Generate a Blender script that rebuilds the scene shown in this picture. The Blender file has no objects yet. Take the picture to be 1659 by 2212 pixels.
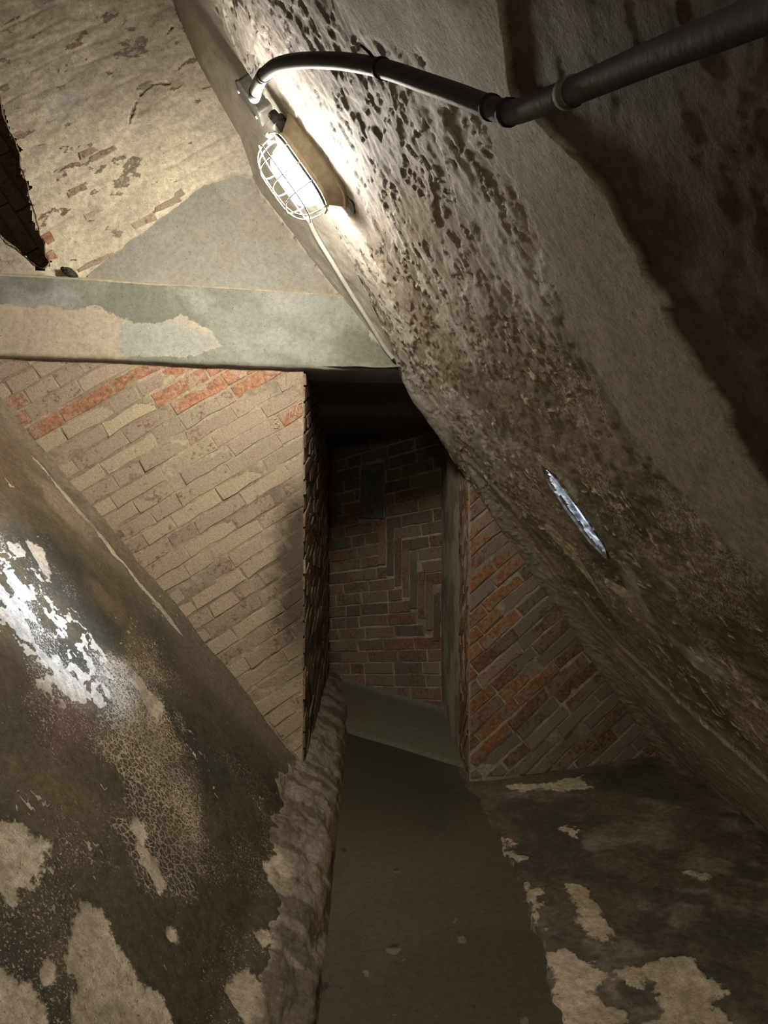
import bpy, bmesh, math, random
import numpy as np
from mathutils import Vector, Matrix, Euler

random.seed(7)
S = bpy.context.scene
COL = S.collection

# ------------------------------------------------------------------ camera
W_PX, H_PX, F = 1659.0, 2212.0, 1640.0
YAW, PITCH = math.atan(35.5 / F), math.atan(27.0 / F)
CAM = Vector((0.0, 0.0, 1.5))
cd = bpy.data.cameras.new('camera')
cam = bpy.data.objects.new('camera', cd)
COL.objects.link(cam)
cam.location = CAM
cam.rotation_euler = Euler((math.pi / 2 + PITCH, 0, -YAW), 'XYZ')
cd.sensor_fit = 'VERTICAL'
cd.sensor_height = 24.0
cd.lens = F / H_PX * 24.0
cd.clip_start = 0.02
S.camera = cam
ROT = cam.rotation_euler.to_matrix()

# ------------------------------------------------------------------ world, lights, exposure
w = bpy.data.worlds.new('dark_world')
S.world = w
w.use_nodes = True
w.node_tree.nodes['Background'].inputs[0].default_value = (0.05, 0.055, 0.06, 1)
w.node_tree.nodes['Background'].inputs[1].default_value = 0.02
vs = S.view_settings
vs.view_transform = 'Standard'
vs.look = 'None'
vs.exposure = 0.33
vs.gamma = 1.0
vs.use_curve_mapping = False

GLOBE_STRENGTH = 300.0
# unseen fill light added behind the viewer, brightening the lower walls and floor
_l = bpy.data.lights.new('rear_fill_light', 'AREA')
_l.shape, _l.size, _l.energy, _l.color = 'DISK', 0.30, 50.0, (1.0, 0.88, 0.70)
_o = bpy.data.objects.new('rear_fill_light', _l)
COL.objects.link(_o)
_o.location = (-0.42, -1.2, 2.55)
_o.rotation_euler = Vector((-0.45, 0.12, -0.88)).to_track_quat('-Z', 'Y').to_euler()

SLIT_DIR = Vector((0.985, 0.03, 0.15)).normalized()
def slit_light(loc, d):
    l = bpy.data.lights.new('daylight_in_slit', 'SPOT')
    l.spot_size, l.spot_blend = math.radians(24), 0.25
    l.shadow_soft_size = 0.26
    l.energy = 2300.0
    l.color = (0.72, 0.84, 1.0)
    o = bpy.data.objects.new('daylight_in_slit', l)
    COL.objects.link(o)
    o.location = loc
    o.rotation_euler = Vector(d).to_track_quat('-Z', 'Y').to_euler()
    return o

# ------------------------------------------------------------------ pixel -> plane
def ray(px, py):
    return ROT @ Vector(((px - W_PX / 2) / F, -(py - H_PX / 2) / F, -1.0))

def hit(px, py, n, c):
    """point where the sight line of a pixel of the photo meets the plane n.p = c"""
    d = ray(px, py)
    n = Vector(n)
    return CAM + d * ((c - n.dot(CAM)) / n.dot(d))

KW = 0.18
WN, WC = (-KW, 1.0, 0.0), 4.3                    # cross wall with the doorway
def onW(px, py, off=0.0): return hit(px, py, WN, WC - off)
def wy(x): return WC + KW * x
BN, BC = (1.0, 1.0, 0.0), 6.62                   # diagonal back wall of the chamber
def onB(px, py): return hit(px, py, BN, BC)
def onF(px, py, z=0.0): return hit(px, py, (0, 0, 1), z)
a, b = onW(870, 800), onW(1450, 1650)
RK = (b.z - a.z) / (b.x - a.x)
RX0 = a.x - a.z / RK                              # foot of the outer shell at z = 0
RL = math.hypot(1, RK)
RM = Vector((-1 / RL, 0, -RK / RL))               # up the slope
RNI = Vector((RK / RL, 0, -1 / RL))               # into the passage
def onR(px, py, off=0.0):
    n = -RNI
    return hit(px, py, n, n.dot(Vector((RX0, 0, 0))) - off)
def r_t(p): return (p - Vector((RX0, 0, 0))).dot(RM)
a2, b2 = onW(0, 870), onW(640, 1640)
LK = (b2.z - a2.z) / (b2.x - a2.x)
LL = math.hypot(1, LK)
LM = Vector((-1 / LL, 0, -LK / LL))               # up the slope
LNI = Vector((-LK / LL, 0, 1 / LL))               # into the passage
def onL(px, py): return hit(px, py, LNI, LNI.dot(b2))
def l_t(p): return (p - b2).dot(LM)
print('RK', RK, 'RX0', RX0, 'LK', LK, 'b2', b2, 'a', a, 'b', b)

# ------------------------------------------------------------------ numpy noise
def _hash(ix, iy, seed):
    h = (ix.astype(np.int64) * 374761393 + iy.astype(np.int64) * 668265263 + seed * 1442695041) & 0xFFFFFFFF
    h = ((h ^ (h >> 13)) * 1274126177) & 0xFFFFFFFF
    h = ((h ^ (h >> 15)) * 2246822519) & 0xFFFFFFFF
    return ((h ^ (h >> 16)) & 0xFFFFFF) / float(0xFFFFFF)

def vnoise(x, y, seed=0):
    xi, yi = np.floor(x), np.floor(y)
    fx, fy = x - xi, y - yi
    fx = fx * fx * fx * (fx * (fx * 6 - 15) + 10)
    fy = fy * fy * fy * (fy * (fy * 6 - 15) + 10)
    xi = xi.astype(np.int64); yi = yi.astype(np.int64)
    n00 = _hash(xi, yi, seed); n10 = _hash(xi + 1, yi, seed)
    n01 = _hash(xi, yi + 1, seed); n11 = _hash(xi + 1, yi + 1, seed)
    return (n00 * (1 - fx) + n10 * fx) * (1 - fy) + (n01 * (1 - fx) + n11 * fx) * fy

def fbm(x, y, scale, octs=5, seed=0, gain=0.5):
    s, amp, tot = 0.0, 1.0, 0.0
    f = scale
    for i in range(octs):
        ca, sa = math.cos(0.7 * i), math.sin(0.7 * i)
        s = s + amp * vnoise((x * ca - y * sa) * f + 17.3 * i, (x * sa + y * ca) * f + 5.1 * i, seed + 31 * i)
        tot += amp
        amp *= gain
        f *= 2.03
    return s / tot

def ridged(x, y, scale, octs=4, seed=0):
    s, amp, tot, f = 0.0, 1.0, 0.0, scale
    for i in range(octs):
        n = vnoise(x * f + 3.7 * i, y * f + 9.1 * i, seed + 13 * i)
        s = s + amp * (1 - np.abs(2 * n - 1))
        tot += amp; amp *= 0.5; f *= 2.1
    return s / tot

def worley(x, y, scale, seed=0):
    x = x * scale; y = y * scale
    xi = np.floor(x).astype(np.int64); yi = np.floor(y).astype(np.int64)
    f1 = np.full(x.shape, 9.0); f2 = np.full(x.shape, 9.0)
    for dx in (-1, 0, 1):
        for dy in (-1, 0, 1):
            cx, cy = xi + dx, yi + dy
            px = cx + _hash(cx, cy, seed); py = cy + _hash(cx, cy, seed + 77)
            d = np.hypot(px - x, py - y)
            f2 = np.minimum(f2, np.maximum(f1, d))
            f1 = np.minimum(f1, d)
    return f1, f2

def sstep(e0, e1, x):
    t = np.clip((x - e0) / (e1 - e0), 0, 1)
    return t * t * (3 - 2 * t)

def sdist(U, V, poly, margin=0.12):
    """signed distance to a polygon (inside positive) around its bounding box, -margin elsewhere"""
    poly = np.array(poly, float)
    out = np.full(U.shape, -margin)
    lo, hi = poly.min(0) - margin, poly.max(0) + margin
    m = (U > lo[0]) & (U < hi[0]) & (V > lo[1]) & (V < hi[1])
    u, v = U[m], V[m]
    if u.size == 0: return out
    dm = np.full(u.shape, 1e9); ins = np.zeros(u.shape, bool)
    for i in range(len(poly)):
        x0, y0 = poly[i]; x1, y1 = poly[(i + 1) % len(poly)]
        ex, ey = x1 - x0, y1 - y0
        t = np.clip(((u - x0) * ex + (v - y0) * ey) / (ex * ex + ey * ey + 1e-12), 0, 1)
        dm = np.minimum(dm, np.hypot(u - x0 - t * ex, v - y0 - t * ey))
        c = ((y0 > v) != (y1 > v))
        with np.errstate(divide='ignore', invalid='ignore'):
            xx = (x1 - x0) * (v - y0) / (y1 - y0) + x0
        ins ^= c & (u < xx)
    out[m] = np.maximum(np.where(ins, dm, -dm), -margin)
    return out

def mixc(c0, c1, m):
    return c0 * (1 - m[..., None]) + np.asarray(c1, float) * m[..., None]

def flat(shape, c):
    return np.ones(shape + (3,)) * np.asarray(c, float)

# ------------------------------------------------------------------ materials
class NT:
    def __init__(self, name):
        self.m = bpy.data.materials.new(name)
        self.m.use_nodes = True
        self.t = self.m.node_tree
        self.bsdf = self.t.nodes['Principled BSDF']
        self.bsdf.inputs['Specular IOR Level'].default_value = 0.3
    def n(self, kind, **kw):
        o = self.t.nodes.new(kind)
        for k, v in kw.items(): setattr(o, k, v)
        return o
    def l(self, a, b): self.t.links.new(a, b)
    def val(self, inp, v):
        if isinstance(v, bpy.types.NodeSocket): self.l(v, inp)
        else: inp.default_value = v
    def pos(self):
        return self.n('ShaderNodeNewGeometry').outputs['Position']
    def noise(self, scale, detail=4.0, rough=0.55, vec=None, dist=0.0):
        o = self.n('ShaderNodeTexNoise')
        o.inputs['Scale'].default_value = scale
        o.inputs['Detail'].default_value = detail
        o.inputs['Roughness'].default_value = rough
        o.inputs['Distortion'].default_value = dist
        self.l(vec if vec is not None else self.objco(), o.inputs['Vector'])
        return o.outputs['Fac']
    def objco(self):
        if not hasattr(self, '_oc'):
            self._oc = self.n('ShaderNodeTexCoord').outputs['Object']
        return self._oc
    def ramp(self, fac, lo, hi, a=0.0, b=1.0):
        o = self.n('ShaderNodeMapRange', interpolation_type='SMOOTHSTEP')
        self.l(fac, o.inputs['Value'])
        for k, v in (('From Min', lo), ('From Max', hi), ('To Min', a), ('To Max', b)):
            o.inputs[k].default_value = v
        return o.outputs['Result']
    def math(self, op, x, y=0.0):
        o = self.n('ShaderNodeMath', operation=op)
        self.val(o.inputs[0], x); self.val(o.inputs[1], y)
        return o.outputs[0]
    def mix(self, fac, c0, c1, blend='MIX'):
        o = self.n('ShaderNodeMix', data_type='RGBA', blend_type=blend)
        self.val(o.inputs[0], fac)
        for s, c in ((o.inputs[6], c0), (o.inputs[7], c1)):
            if isinstance(c, bpy.types.NodeSocket): self.l(c, s)
            else: s.default_value = (c[0], c[1], c[2], 1)
        return o.outputs[2]
    def mul(self, col, fac):
        o = self.n('ShaderNodeVectorMath', operation='SCALE')
        self.l(col, o.inputs[0]); self.val(o.inputs['Scale'], fac)
        return o.outputs[0]
    def bump(self, h, strength, dist):
        o = self.n('ShaderNodeBump')
        o.inputs['Strength'].default_value = strength
        o.inputs['Distance'].default_value = dist
        self.l(h, o.inputs['Height'])
        self.l(o.outputs[0], self.bsdf.inputs['Normal'])
    def done(self, col, rough=0.85):
        self.val(self.bsdf.inputs['Base Color'], col if isinstance(col, bpy.types.NodeSocket) else (*col, 1))
        self.val(self.bsdf.inputs['Roughness'], rough)
        return self.m

def plaster_mat(name, rough=0.85, grain=1.0, bump=0.5, edge=0.22):
    """worn plaster: base tone and exposed tone come with the mesh, shader adds grain and a crisp torn edge"""
    k = NT(name)
    t1 = k.n('ShaderNodeAttribute', attribute_name='tone').outputs['Color']
    t2 = k.n('ShaderNodeAttribute', attribute_name='bare').outputs['Color']
    pe = k.n('ShaderNodeAttribute', attribute_name='peel').outputs['Fac']
    nh = k.noise(70, 6, 0.65)
    m = k.ramp(k.math('ADD', pe, k.math('MULTIPLY', k.math('SUBTRACT', nh, 0.5), edge * 2)), 0.44, 0.56)
    cr = k.n('ShaderNodeAttribute', attribute_name='crack').outputs['Fac']
    vo = k.n('ShaderNodeTexVoronoi', feature='DISTANCE_TO_EDGE')
    vo.inputs['Scale'].default_value = 46
    wp = k.n('ShaderNodeVectorMath', operation='ADD')
    nz = k.n('ShaderNodeTexNoise'); nz.inputs['Scale'].default_value = 30; nz.inputs['Detail'].default_value = 4
    k.l(k.objco(), nz.inputs['Vector'])
    sc_ = k.n('ShaderNodeVectorMath', operation='SCALE'); sc_.inputs['Scale'].default_value = 0.035
    k.l(nz.outputs['Color'], sc_.inputs[0]); k.l(k.objco(), wp.inputs[0]); k.l(sc_.outputs[0], wp.inputs[1])
    k.l(wp.outputs[0], vo.inputs['Vector'])
    vein = k.math('MULTIPLY', k.ramp(vo.outputs['Distance'], 0.03, 0.11, 1.0, 0.0), k.ramp(k.math('ADD', cr, k.math('SUBTRACT', nh, 0.5)), 0.35, 0.65))
    sk = k.n('ShaderNodeAttribute', attribute_name='speck').outputs['Fac']
    spk = k.ramp(k.math('ADD', k.noise(130, 4, 0.6), k.math('MULTIPLY', sk, 0.21)), 0.69, 0.75)
    m = k.math('MAXIMUM', m, k.math('MULTIPLY', vein, 0.8))
    m = k.math('MAXIMUM', m, k.math('MULTIPLY', spk, 0.75))
    c = k.mix(m, t1, t2)
    g1 = k.ramp(k.noise(38, 6, 0.62), 0.25, 0.75, 1 - 0.30 * grain, 1 + 0.26 * grain)
    g2 = k.ramp(k.noise(190, 4, 0.6), 0.3, 0.7, 1 - 0.20 * grain, 1 + 0.16 * grain)
    c = k.mul(k.mul(c, g1), g2)
    pit = k.ramp(k.noise(95, 3, 0.5), 0.28, 0.36, 0.55, 1.0)
    c = k.mul(c, pit)
    h = k.math('ADD', k.math('MULTIPLY', k.noise(60, 7, 0.7), 0.8), k.math('MULTIPLY', m, -0.25))
    h = k.math('ADD', h, k.math('MULTIPLY', pit, 0.2))
    k.bump(h, bump, 0.012)
    return k.done(c, rough)

def brick_mat(name, base, wash, amount, soot=False, dark=1.0):
    k = NT(name)
    n1 = k.noise(7, 6, 0.65)
    n2 = k.noise(45, 5, 0.65)
    n3 = k.noise(160, 3, 0.6)
    rnd = k.n('ShaderNodeObjectInfo').outputs['Random']
    b2_ = k.mix(k.ramp(n2, 0.3, 0.7), [c * 0.62 for c in base], [min(1, c * 1.3) for c in base])
    wv = k.math('ADD', k.math('ADD', n1, k.math('MULTIPLY', k.math('SUBTRACT', n2, 0.5), 0.7)),
                k.math('MULTIPLY', k.math('SUBTRACT', rnd, 0.5), 0.14))
    c = k.mix(k.ramp(wv, 0.62 - amount * 0.45, 0.74 - amount * 0.45), b2_, wash)
    c = k.mul(c, k.ramp(n3, 0.3, 0.7, 0.78, 1.18))
    c = k.mul(c, k.ramp(rnd, 0.0, 1.0, 0.9, 1.07))
    if soot:
        sp = k.n('ShaderNodeSeparateXYZ')
        k.l(k.pos(), sp.inputs[0])
        gx = k.ramp(k.math('ADD', sp.outputs[0], k.math('MULTIPLY', k.math('SUBTRACT', n1, 0.5), 0.35)), -0.60, -0.42)
        gz = k.math('MULTIPLY', k.ramp(sp.outputs[2], 0.55, 1.0), k.ramp(sp.outputs[2], 1.55, 1.85, 1.0, 0.0))
        c = k.mix(k.math('MULTIPLY', k.math('MULTIPLY', gx, gz), 0.85), c, (0.045, 0.032, 0.022))
    h = k.math('ADD', k.math('MULTIPLY', n2, 1.0), k.math('MULTIPLY', n3, 0.35))
    k.bump(h, 0.55, 0.010)
    return k.done(c, 0.9)

def simple_mat(name, col, rough=0.5, metal=0.0, var=0.25, scale=60):
    k = NT(name)
    c = k.mix(k.ramp(k.noise(scale, 5, 0.6), 0.3, 0.7), [x * (1 - var) for x in col], [min(1, x * (1 + var)) for x in col])
    k.bump(k.noise(scale * 3, 3), 0.15, 0.003)
    k.bsdf.inputs['Metallic'].default_value = metal
    return k.done(c, rough)

M_LEFT = plaster_mat('sooty_plaster', rough=0.62, grain=1.1, bump=0.55)
M_RIGHT = plaster_mat('peeling_plaster', rough=0.8, grain=0.8, bump=0.38)
M_CREAM = plaster_mat('limewashed_brickwork', rough=0.9, grain=0.8, bump=0.5)
M_STONE = plaster_mat('grey_sandstone', rough=0.85, grain=0.55, bump=0.25)
M_FLOOR = plaster_mat('cement_floor', rough=0.8, grain=0.7, bump=0.25)
M_MORTAR = plaster_mat('lime_mortar', rough=0.95, grain=0.9, bump=0.6)

# brick palettes
WASH = (0.44, 0.355, 0.245)
B_TAN = [brick_mat('brick_washed', (0.33, 0.225, 0.155), WASH, 0.75, True),
         brick_mat('brick_washed_grey', (0.33, 0.235, 0.17), (0.405, 0.325, 0.235), 0.70, True)]
B_RED = [brick_mat('brick_red', (0.40, 0.205, 0.12), (0.40, 0.29, 0.21), 0.22),
         brick_mat('brick_pinkish', (0.35, 0.225, 0.16), (0.39, 0.30, 0.225), 0.7)]
B_RGT = [brick_mat('brick_orange', (0.34, 0.165, 0.075), (0.30, 0.23, 0.165), 0.35),
         brick_mat('brick_brown', (0.235, 0.12, 0.068), (0.24, 0.19, 0.145), 0.42),
         brick_mat('brick_greyed', (0.21, 0.135, 0.095), (0.25, 0.205, 0.16), 0.78)]
B_BCK = [brick_mat('brick_dull_red', (0.32, 0.175, 0.115), (0.27, 0.21, 0.155), 0.40),
         brick_mat('brick_dull_brown', (0.25, 0.15, 0.10), (0.26, 0.20, 0.15), 0.45),
         brick_mat('brick_smoky', (0.22, 0.14, 0.10), (0.20, 0.165, 0.13), 0.5)]

# ------------------------------------------------------------------ mesh helpers
def link(o, parent=None):
    COL.objects.link(o)
    if parent is not None: o.parent = parent
    return o

def tag(o, label=None, cat=None, kind=None, group=None):
    if label: o['label'] = label
    if cat: o['category'] = cat
    if kind: o['kind'] = kind
    if group: o['group'] = group
    return o

def put_attr(me, tone, bare, peel):
    n = len(me.vertices)
    for nm, arr in (('tone', tone), ('bare', bare)):
        at = me.attributes.new(nm, 'FLOAT_COLOR', 'POINT')
        rgba = np.ones((n, 4), np.float32)
        rgba[:, :3] = np.clip(np.asarray(arr, float).reshape(-1, 3), 0, 1)
        at.data.foreach_set('color', rgba.ravel())
    at = me.attributes.new('peel', 'FLOAT', 'POINT')
    at.data.foreach_set('value', np.asarray(peel, np.float32).ravel())

def grid_mesh(name, P, mat, tone, bare=None, peel=None, keep=None, parent=None, smooth=True, extra=None):
    nr, nc = P.shape[:2]
    idx = np.arange(nr * nc).reshape(nr, nc)
    q = np.stack([idx[:-1, :-1], idx[:-1, 1:], idx[1:, 1:], idx[1:, :-1]], -1)
    if keep is not None: q = q[keep]
    q = q.reshape(-1, 4)
    me = bpy.data.meshes.new(name)
    me.vertices.add(nr * nc)
    me.vertices.foreach_set('co', P.astype(np.float32).ravel())
    me.loops.add(q.size)
    me.loops.foreach_set('vertex_index', q.astype(np.int32).ravel())
    me.polygons.add(len(q))
    me.polygons.foreach_set('loop_start', np.arange(0, q.size, 4, dtype=np.int32))
    me.polygons.foreach_set('loop_total', np.full(len(q), 4, np.int32))
    me.update(calc_edges=True)
    me.polygons.foreach_set('use_smooth', np.full(len(q), smooth, bool))
    if bare is None: bare = tone
    if peel is None: peel = np.zeros((nr, nc))
    put_attr(me, tone, bare, peel)
    for nm, arr in (extra or {}).items():
        at = me.attributes.new(nm, 'FLOAT', 'POINT')
        at.data.foreach_set('value', np.asarray(arr, np.float32).ravel())
    me.materials.append(mat)
    o = bpy.data.objects.new(name, me)
    return link(o, parent)

def bm_obj(name, bm, mat, parent=None, smooth=False):
    bmesh.ops.recalc_face_normals(bm, faces=bm.faces[:])
    me = bpy.data.meshes.new(name)
    bm.to_mesh(me); bm.free()
    if smooth:
        for p in me.polygons: p.use_smooth = True
    me.materials.append(mat)
    return link(bpy.data.objects.new(name, me), parent)

def add_tube(bm, pts, r, seg=12, caps=True):
    pts = [Vector(p) for p in pts]
    rings = []
    up = None
    for i, p in enumerate(pts):
        if i == 0: t = pts[1] - p
        elif i == len(pts) - 1: t = p - pts[i - 1]
        else: t = (pts[i + 1] - pts[i - 1])
        t = t.normalized()
        if up is None:
            up = Vector((0, 0, 1)) if abs(t.z) < 0.9 else Vector((1, 0, 0))
        x = (up - t * up.dot(t)).normalized()
        up = x
        y = t.cross(x)
        rr = r[i] if isinstance(r, (list, tuple)) else r
        rings.append([bm.verts.new(p + (x * math.cos(k * 2 * math.pi / seg) + y * math.sin(k * 2 * math.pi / seg)) * rr) for k in range(seg)])
    for A, B in zip(rings, rings[1:]):
        for k in range(seg):
            bm.faces.new((A[k], A[(k + 1) % seg], B[(k + 1) % seg], B[k]))
    if caps:
        bm.faces.new(rings[0]); bm.faces.new(rings[-1][::-1])

def smooth_path(pts, n=8):
    """Catmull-Rom through the points"""
    pts = [Vector(p) for p in pts]
    ext = [pts[0] * 2 - pts[1]] + pts + [pts[-1] * 2 - pts[-2]]
    out = []
    for i in range(1, len(ext) - 2):
        p0, p1, p2, p3 = ext[i - 1:i + 3]
        for k in range(n):
            t = k / n
            out.append(0.5 * ((2 * p1) + (p2 - p0) * t + (2 * p0 - 5 * p1 + 4 * p2 - p3) * t * t + (3 * p1 - p0 - 3 * p2 + p3) * t ** 3))
    out.append(pts[-1])
    return out

# ------------------------------------------------------------------ bricks on a plane
class Plane:
    """origin, unit u, unit v in the wall, n out of the wall towards the viewer"""
    def __init__(s, o, u, v):
        s.o, s.u, s.v = Vector(o), Vector(u).normalized(), Vector(v).normalized()
        s.n = s.u.cross(s.v).normalized()
    def P(s, u, v, h=0.0): return s.o + s.u * u + s.v * v + s.n * h
    def uv(s, p):
        d = Vector(p) - s.o
        return (d.dot(s.u), d.dot(s.v))

def clip(poly, a, b, c):
    """keep a*u + b*v <= c"""
    out = []
    for i in range(len(poly)):
        p, q = poly[i], poly[(i + 1) % len(poly)]
        dp, dq = a * p[0] + b * p[1] - c, a * q[0] + b * q[1] - c
        if dp <= 0: out.append(p)
        if dp * dq < 0:
            t = dp / (dp - dq)
            out.append((p[0] + (q[0] - p[0]) * t, p[1] + (q[1] - p[1]) * t))
    return out

def area(poly):
    return 0.5 * abs(sum(poly[i][0] * poly[(i + 1) % len(poly)][1] - poly[(i + 1) % len(poly)][0] * poly[i][1] for i in range(len(poly))))

def brick_piece(pl, poly, h, mat, parent, name='brick', chip=0.004, sink=0.03):
    if len(poly) < 3 or area(poly) < 0.0007: return None
    # split long edges so that the arris is not ruler straight
    pts = []
    for i in range(len(poly)):
        p, q = poly[i], poly[(i + 1) % len(poly)]
        d = math.hypot(q[0] - p[0], q[1] - p[1])
        if d < 0.004: continue
        pts.append(p)
        for s_ in range(1, max(1, int(d / 0.07))):
            t = s_ / max(1, int(d / 0.07)) + random.uniform(-.08, .08)
            pts.append((p[0] + (q[0] - p[0]) * t, p[1] + (q[1] - p[1]) * t))
    if len(pts) < 3: return None
    pts = [(p[0] + random.uniform(-chip, chip) * .8, p[1] + random.uniform(-chip, chip) * .8) for p in pts]
    cx = sum(p[0] for p in pts) / len(pts); cy = sum(p[1] for p in pts) / len(pts)
    tu, tv = random.uniform(-.012, .012), random.uniform(-.05, .05)
    bm = bmesh.new()
    def inset(p, d):
        vx, vy = cx - p[0], cy - p[1]
        l = math.hypot(vx, vy) or 1
        return (p[0] + vx / l * d, p[1] + vy / l * d)
    lo = [bm.verts.new(pl.P(p[0], p[1], -sink)) for p in pts]
    md = [bm.verts.new(pl.P(p[0], p[1], h - 0.004 + tu * (p[0] - cx) + tv * (p[1] - cy))) for p in pts]
    hi = []
    for p in pts:
        q = inset(p, random.uniform(.004, .008))
        hi.append(bm.verts.new(pl.P(q[0], q[1], h + tu * (p[0] - cx) + tv * (p[1] - cy) + random.uniform(-.0008, .0008))))
    n = len(pts)
    for i in range(n):
        j = (i + 1) % n
        bm.faces.new((lo[i], lo[j], md[j], md[i])); bm.faces.new((md[i], md[j], hi[j], hi[i]))
    bm.faces.new(hi)
    return bm_obj(name, bm, mat, parent)

def lay_bricks(pl, parent, region, ang, pitch, length, joint, pick, h=(0.004, 0.010), seed=1, splits=None, skip=0.0, off=0.0, chipv=.004, hj=1.0):
    """bricks in courses at the angle ang, cut by the half planes of region (list of a, b, c) and laid over its bounding box"""
    rnd = random.Random(seed)
    big = [(-9, -9), (9, -9), (9, 9), (-9, 9)]
    for r in region: big = clip(big, *r)
    ca, sa = math.cos(ang), math.sin(ang)
    rot = [(p[0] * ca + p[1] * sa, -p[0] * sa + p[1] * ca) for p in big]
    s0, s1 = min(p[0] for p in rot), max(p[0] for p in rot)
    c0, c1 = min(p[1] for p in rot), max(p[1] for p in rot)
    row = math.floor(c0 / pitch)
    while row * pitch < c1:
        y0 = row * pitch + off
        x = s0 - rnd.uniform(0, length)
        y1 = y0 + pitch - joint
        wob = rnd.uniform(-.003, .003)
        while x < s1:
            L = length * rnd.choice((1.0, 1.0, 1.0, 0.95, 0.52)) * rnd.uniform(.94, 1.05)
            q = [(x, y0 + wob), (x + L - joint * hj, y0 + wob), (x + L - joint * hj, y1 + wob), (x, y1 + wob)]
            x += L
            poly = [(p[0] * ca - p[1] * sa, p[0] * sa + p[1] * ca) for p in q]
            for r in region: poly = clip(poly, *r)
            if len(poly) < 3: continue
            if rnd.random() < skip: continue
            cx = sum(p[0] for p in poly) / len(poly); cy = sum(p[1] for p in poly) / len(poly)
            parts = splits(poly, cx, cy) if splits else [poly]
            for pp in parts:
                if len(pp) >= 3:
                    brick_piece(pl, pp, rnd.uniform(*h), pick(cx, cy, rnd), parent, chip=chipv)
        row += 1

# ================================================================== LARGE STRUCTURE
# ------------------------------------------------------------------ wall_right: inner face of the outer shell
def log_cols(y_near, y_far, step):
    n = int(math.log(y_far / y_near) / step)
    return np.concatenate([np.linspace(-3.2, y_near, 14)[:-1], y_near * np.exp(np.linspace(0, math.log(y_far / y_near), n))])

edge_px = [(870, 800), (790, 630), (720, 480), (640, 330), (575, 210), (540, 160), (490, 70), (440, -10), (380, -110), (330, -200)]
edge3 = [onR(*p) for p in edge_px]
edge_t = np.array([r_t(p) for p in edge3]); edge_y = np.array([p.y for p in edge3])
print('edge t', edge_t.round(2), 'y', edge_y.round(2))
T_TOP = float(edge_t[-1])
tt = np.linspace(0.0, T_TOP, 860)
xw = RX0 - tt / RL * 1.0
yfar_wall = WC + KW * xw + 0.03
yfar = np.where(tt < edge_t[0], yfar_wall, np.interp(tt, edge_t, edge_y))
base = log_cols(0.55, 1.0, 1.0)  # only for the count of coarse columns
NCOL = 380
tq = np.linspace(0, 1, NCOL)
YY = np.empty((len(tt), 14 + NCOL))
YY[:, :14] = np.linspace(-3.2, 0.55, 15)[:-1]
YY[:, 14:] = 0.55 * np.exp(np.log(yfar / 0.55)[:, None] * tq[None, :])
TT = np.repeat(tt[:, None], YY.shape[1], 1)
far = yfar[:, None] - YY                                  # distance from the wall / corner edge
def rpoly(pix): return [(r_t(onR(*p)), onR(*p).y) for p in pix]
# height field (towards the passage), metres
n_big = fbm(TT, YY, 1.6, 4, 3)
n_mid = fbm(TT, YY, 7, 5, 11)
n_fin = fbm(TT, YY, 30, 4, 21)
m1 = np.interp(TT, *zip(*sorted(rpoly([(1659, 1250), (1400, 980), (1230, 720), (1190, 560), (1035, 262), (900, 130), (760, 60), (700, -60)]))))
m2 = np.interp(TT, *zip(*sorted(rpoly([(1659, 1045), (1440, 650), (1320, 450), (1235, 320), (1110, 190), (1075, 0), (1060, -60)]))))
wig = (fbm(TT, YY, 14, 4, 55) - .5) * 0.10
wig2 = (fbm(TT, YY, 9, 5, 56) - .5) * 0.12
smooth_zone = sstep(-0.03, 0.03, (m1 + wig) - YY)        # flat later render between the two lines
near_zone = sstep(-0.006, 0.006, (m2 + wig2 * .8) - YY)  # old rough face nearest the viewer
rough_amt = (1 - smooth_zone)
H = (n_big - .5) * 0.022 + (n_mid - .5) * 0.008 * (0.3 + 0.7 * rough_amt * (.55 + .45 * sstep(2.2, 3.0, TT))) + (n_fin - .5) * 0.0065 * (0.12 + rough_amt)
# flakes: torn patches of the paint skin
fl = fbm(TT * 1.0, YY * 1.0, 13, 5, 77, 0.55)
fl2 = fbm(TT, YY, 34, 4, 78)
up_w = sstep(2.1, 3.0, TT)
peel_f = fl + (fl2 - .5) * .25 + 0.06 * (fbm(TT, YY, 3, 3, 79) - .5) * 4
flake = sstep(0.535, 0.555, peel_f) * rough_amt
H -= flake * (0.0015 + 0.003 * sstep(2.4, 3.0, TT))
rq = ridged(TT, YY * 1.3, 13, 4, 61)
q0, q1 = np.quantile(rq, [.86, .93])
fleck = sstep(q0, q1, rq) * sstep(.44, .54, fbm(TT, YY, 4.2, 4, 62))
edge_ridge = np.exp(-((peel_f - 0.53) / 0.012) ** 2) * rough_amt
H += edge_ridge * 0.002 * sstep(2.2, 3.0, TT) + fleck * rough_amt * .0035 * sstep(3.0, 2.4, TT)
H -= near_zone * 0.010 + near_zone * (fbm(TT, YY, 12, 5, 91) - .5) * -0.007
H += 0.045 * sstep(0.34, 0.02, far) * sstep(edge_t[0] + .2, edge_t[0] - .2, TT)   # plaster fillet along the cross wall
lowp = rpoly([(1010, 985), (1105, 1085), (1240, 1275), (1340, 1395), (1500, 1540), (1700, 1720), (1760, 1960), (1450, 1655), (1230, 1350)])
sd_low = sdist(TT, YY, lowp, 0.3)
low_zone = sstep(-0.03, 0.03, sd_low + wig * .7)
H += np.exp(-(sd_low / 0.02) ** 2) * 0.012
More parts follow.
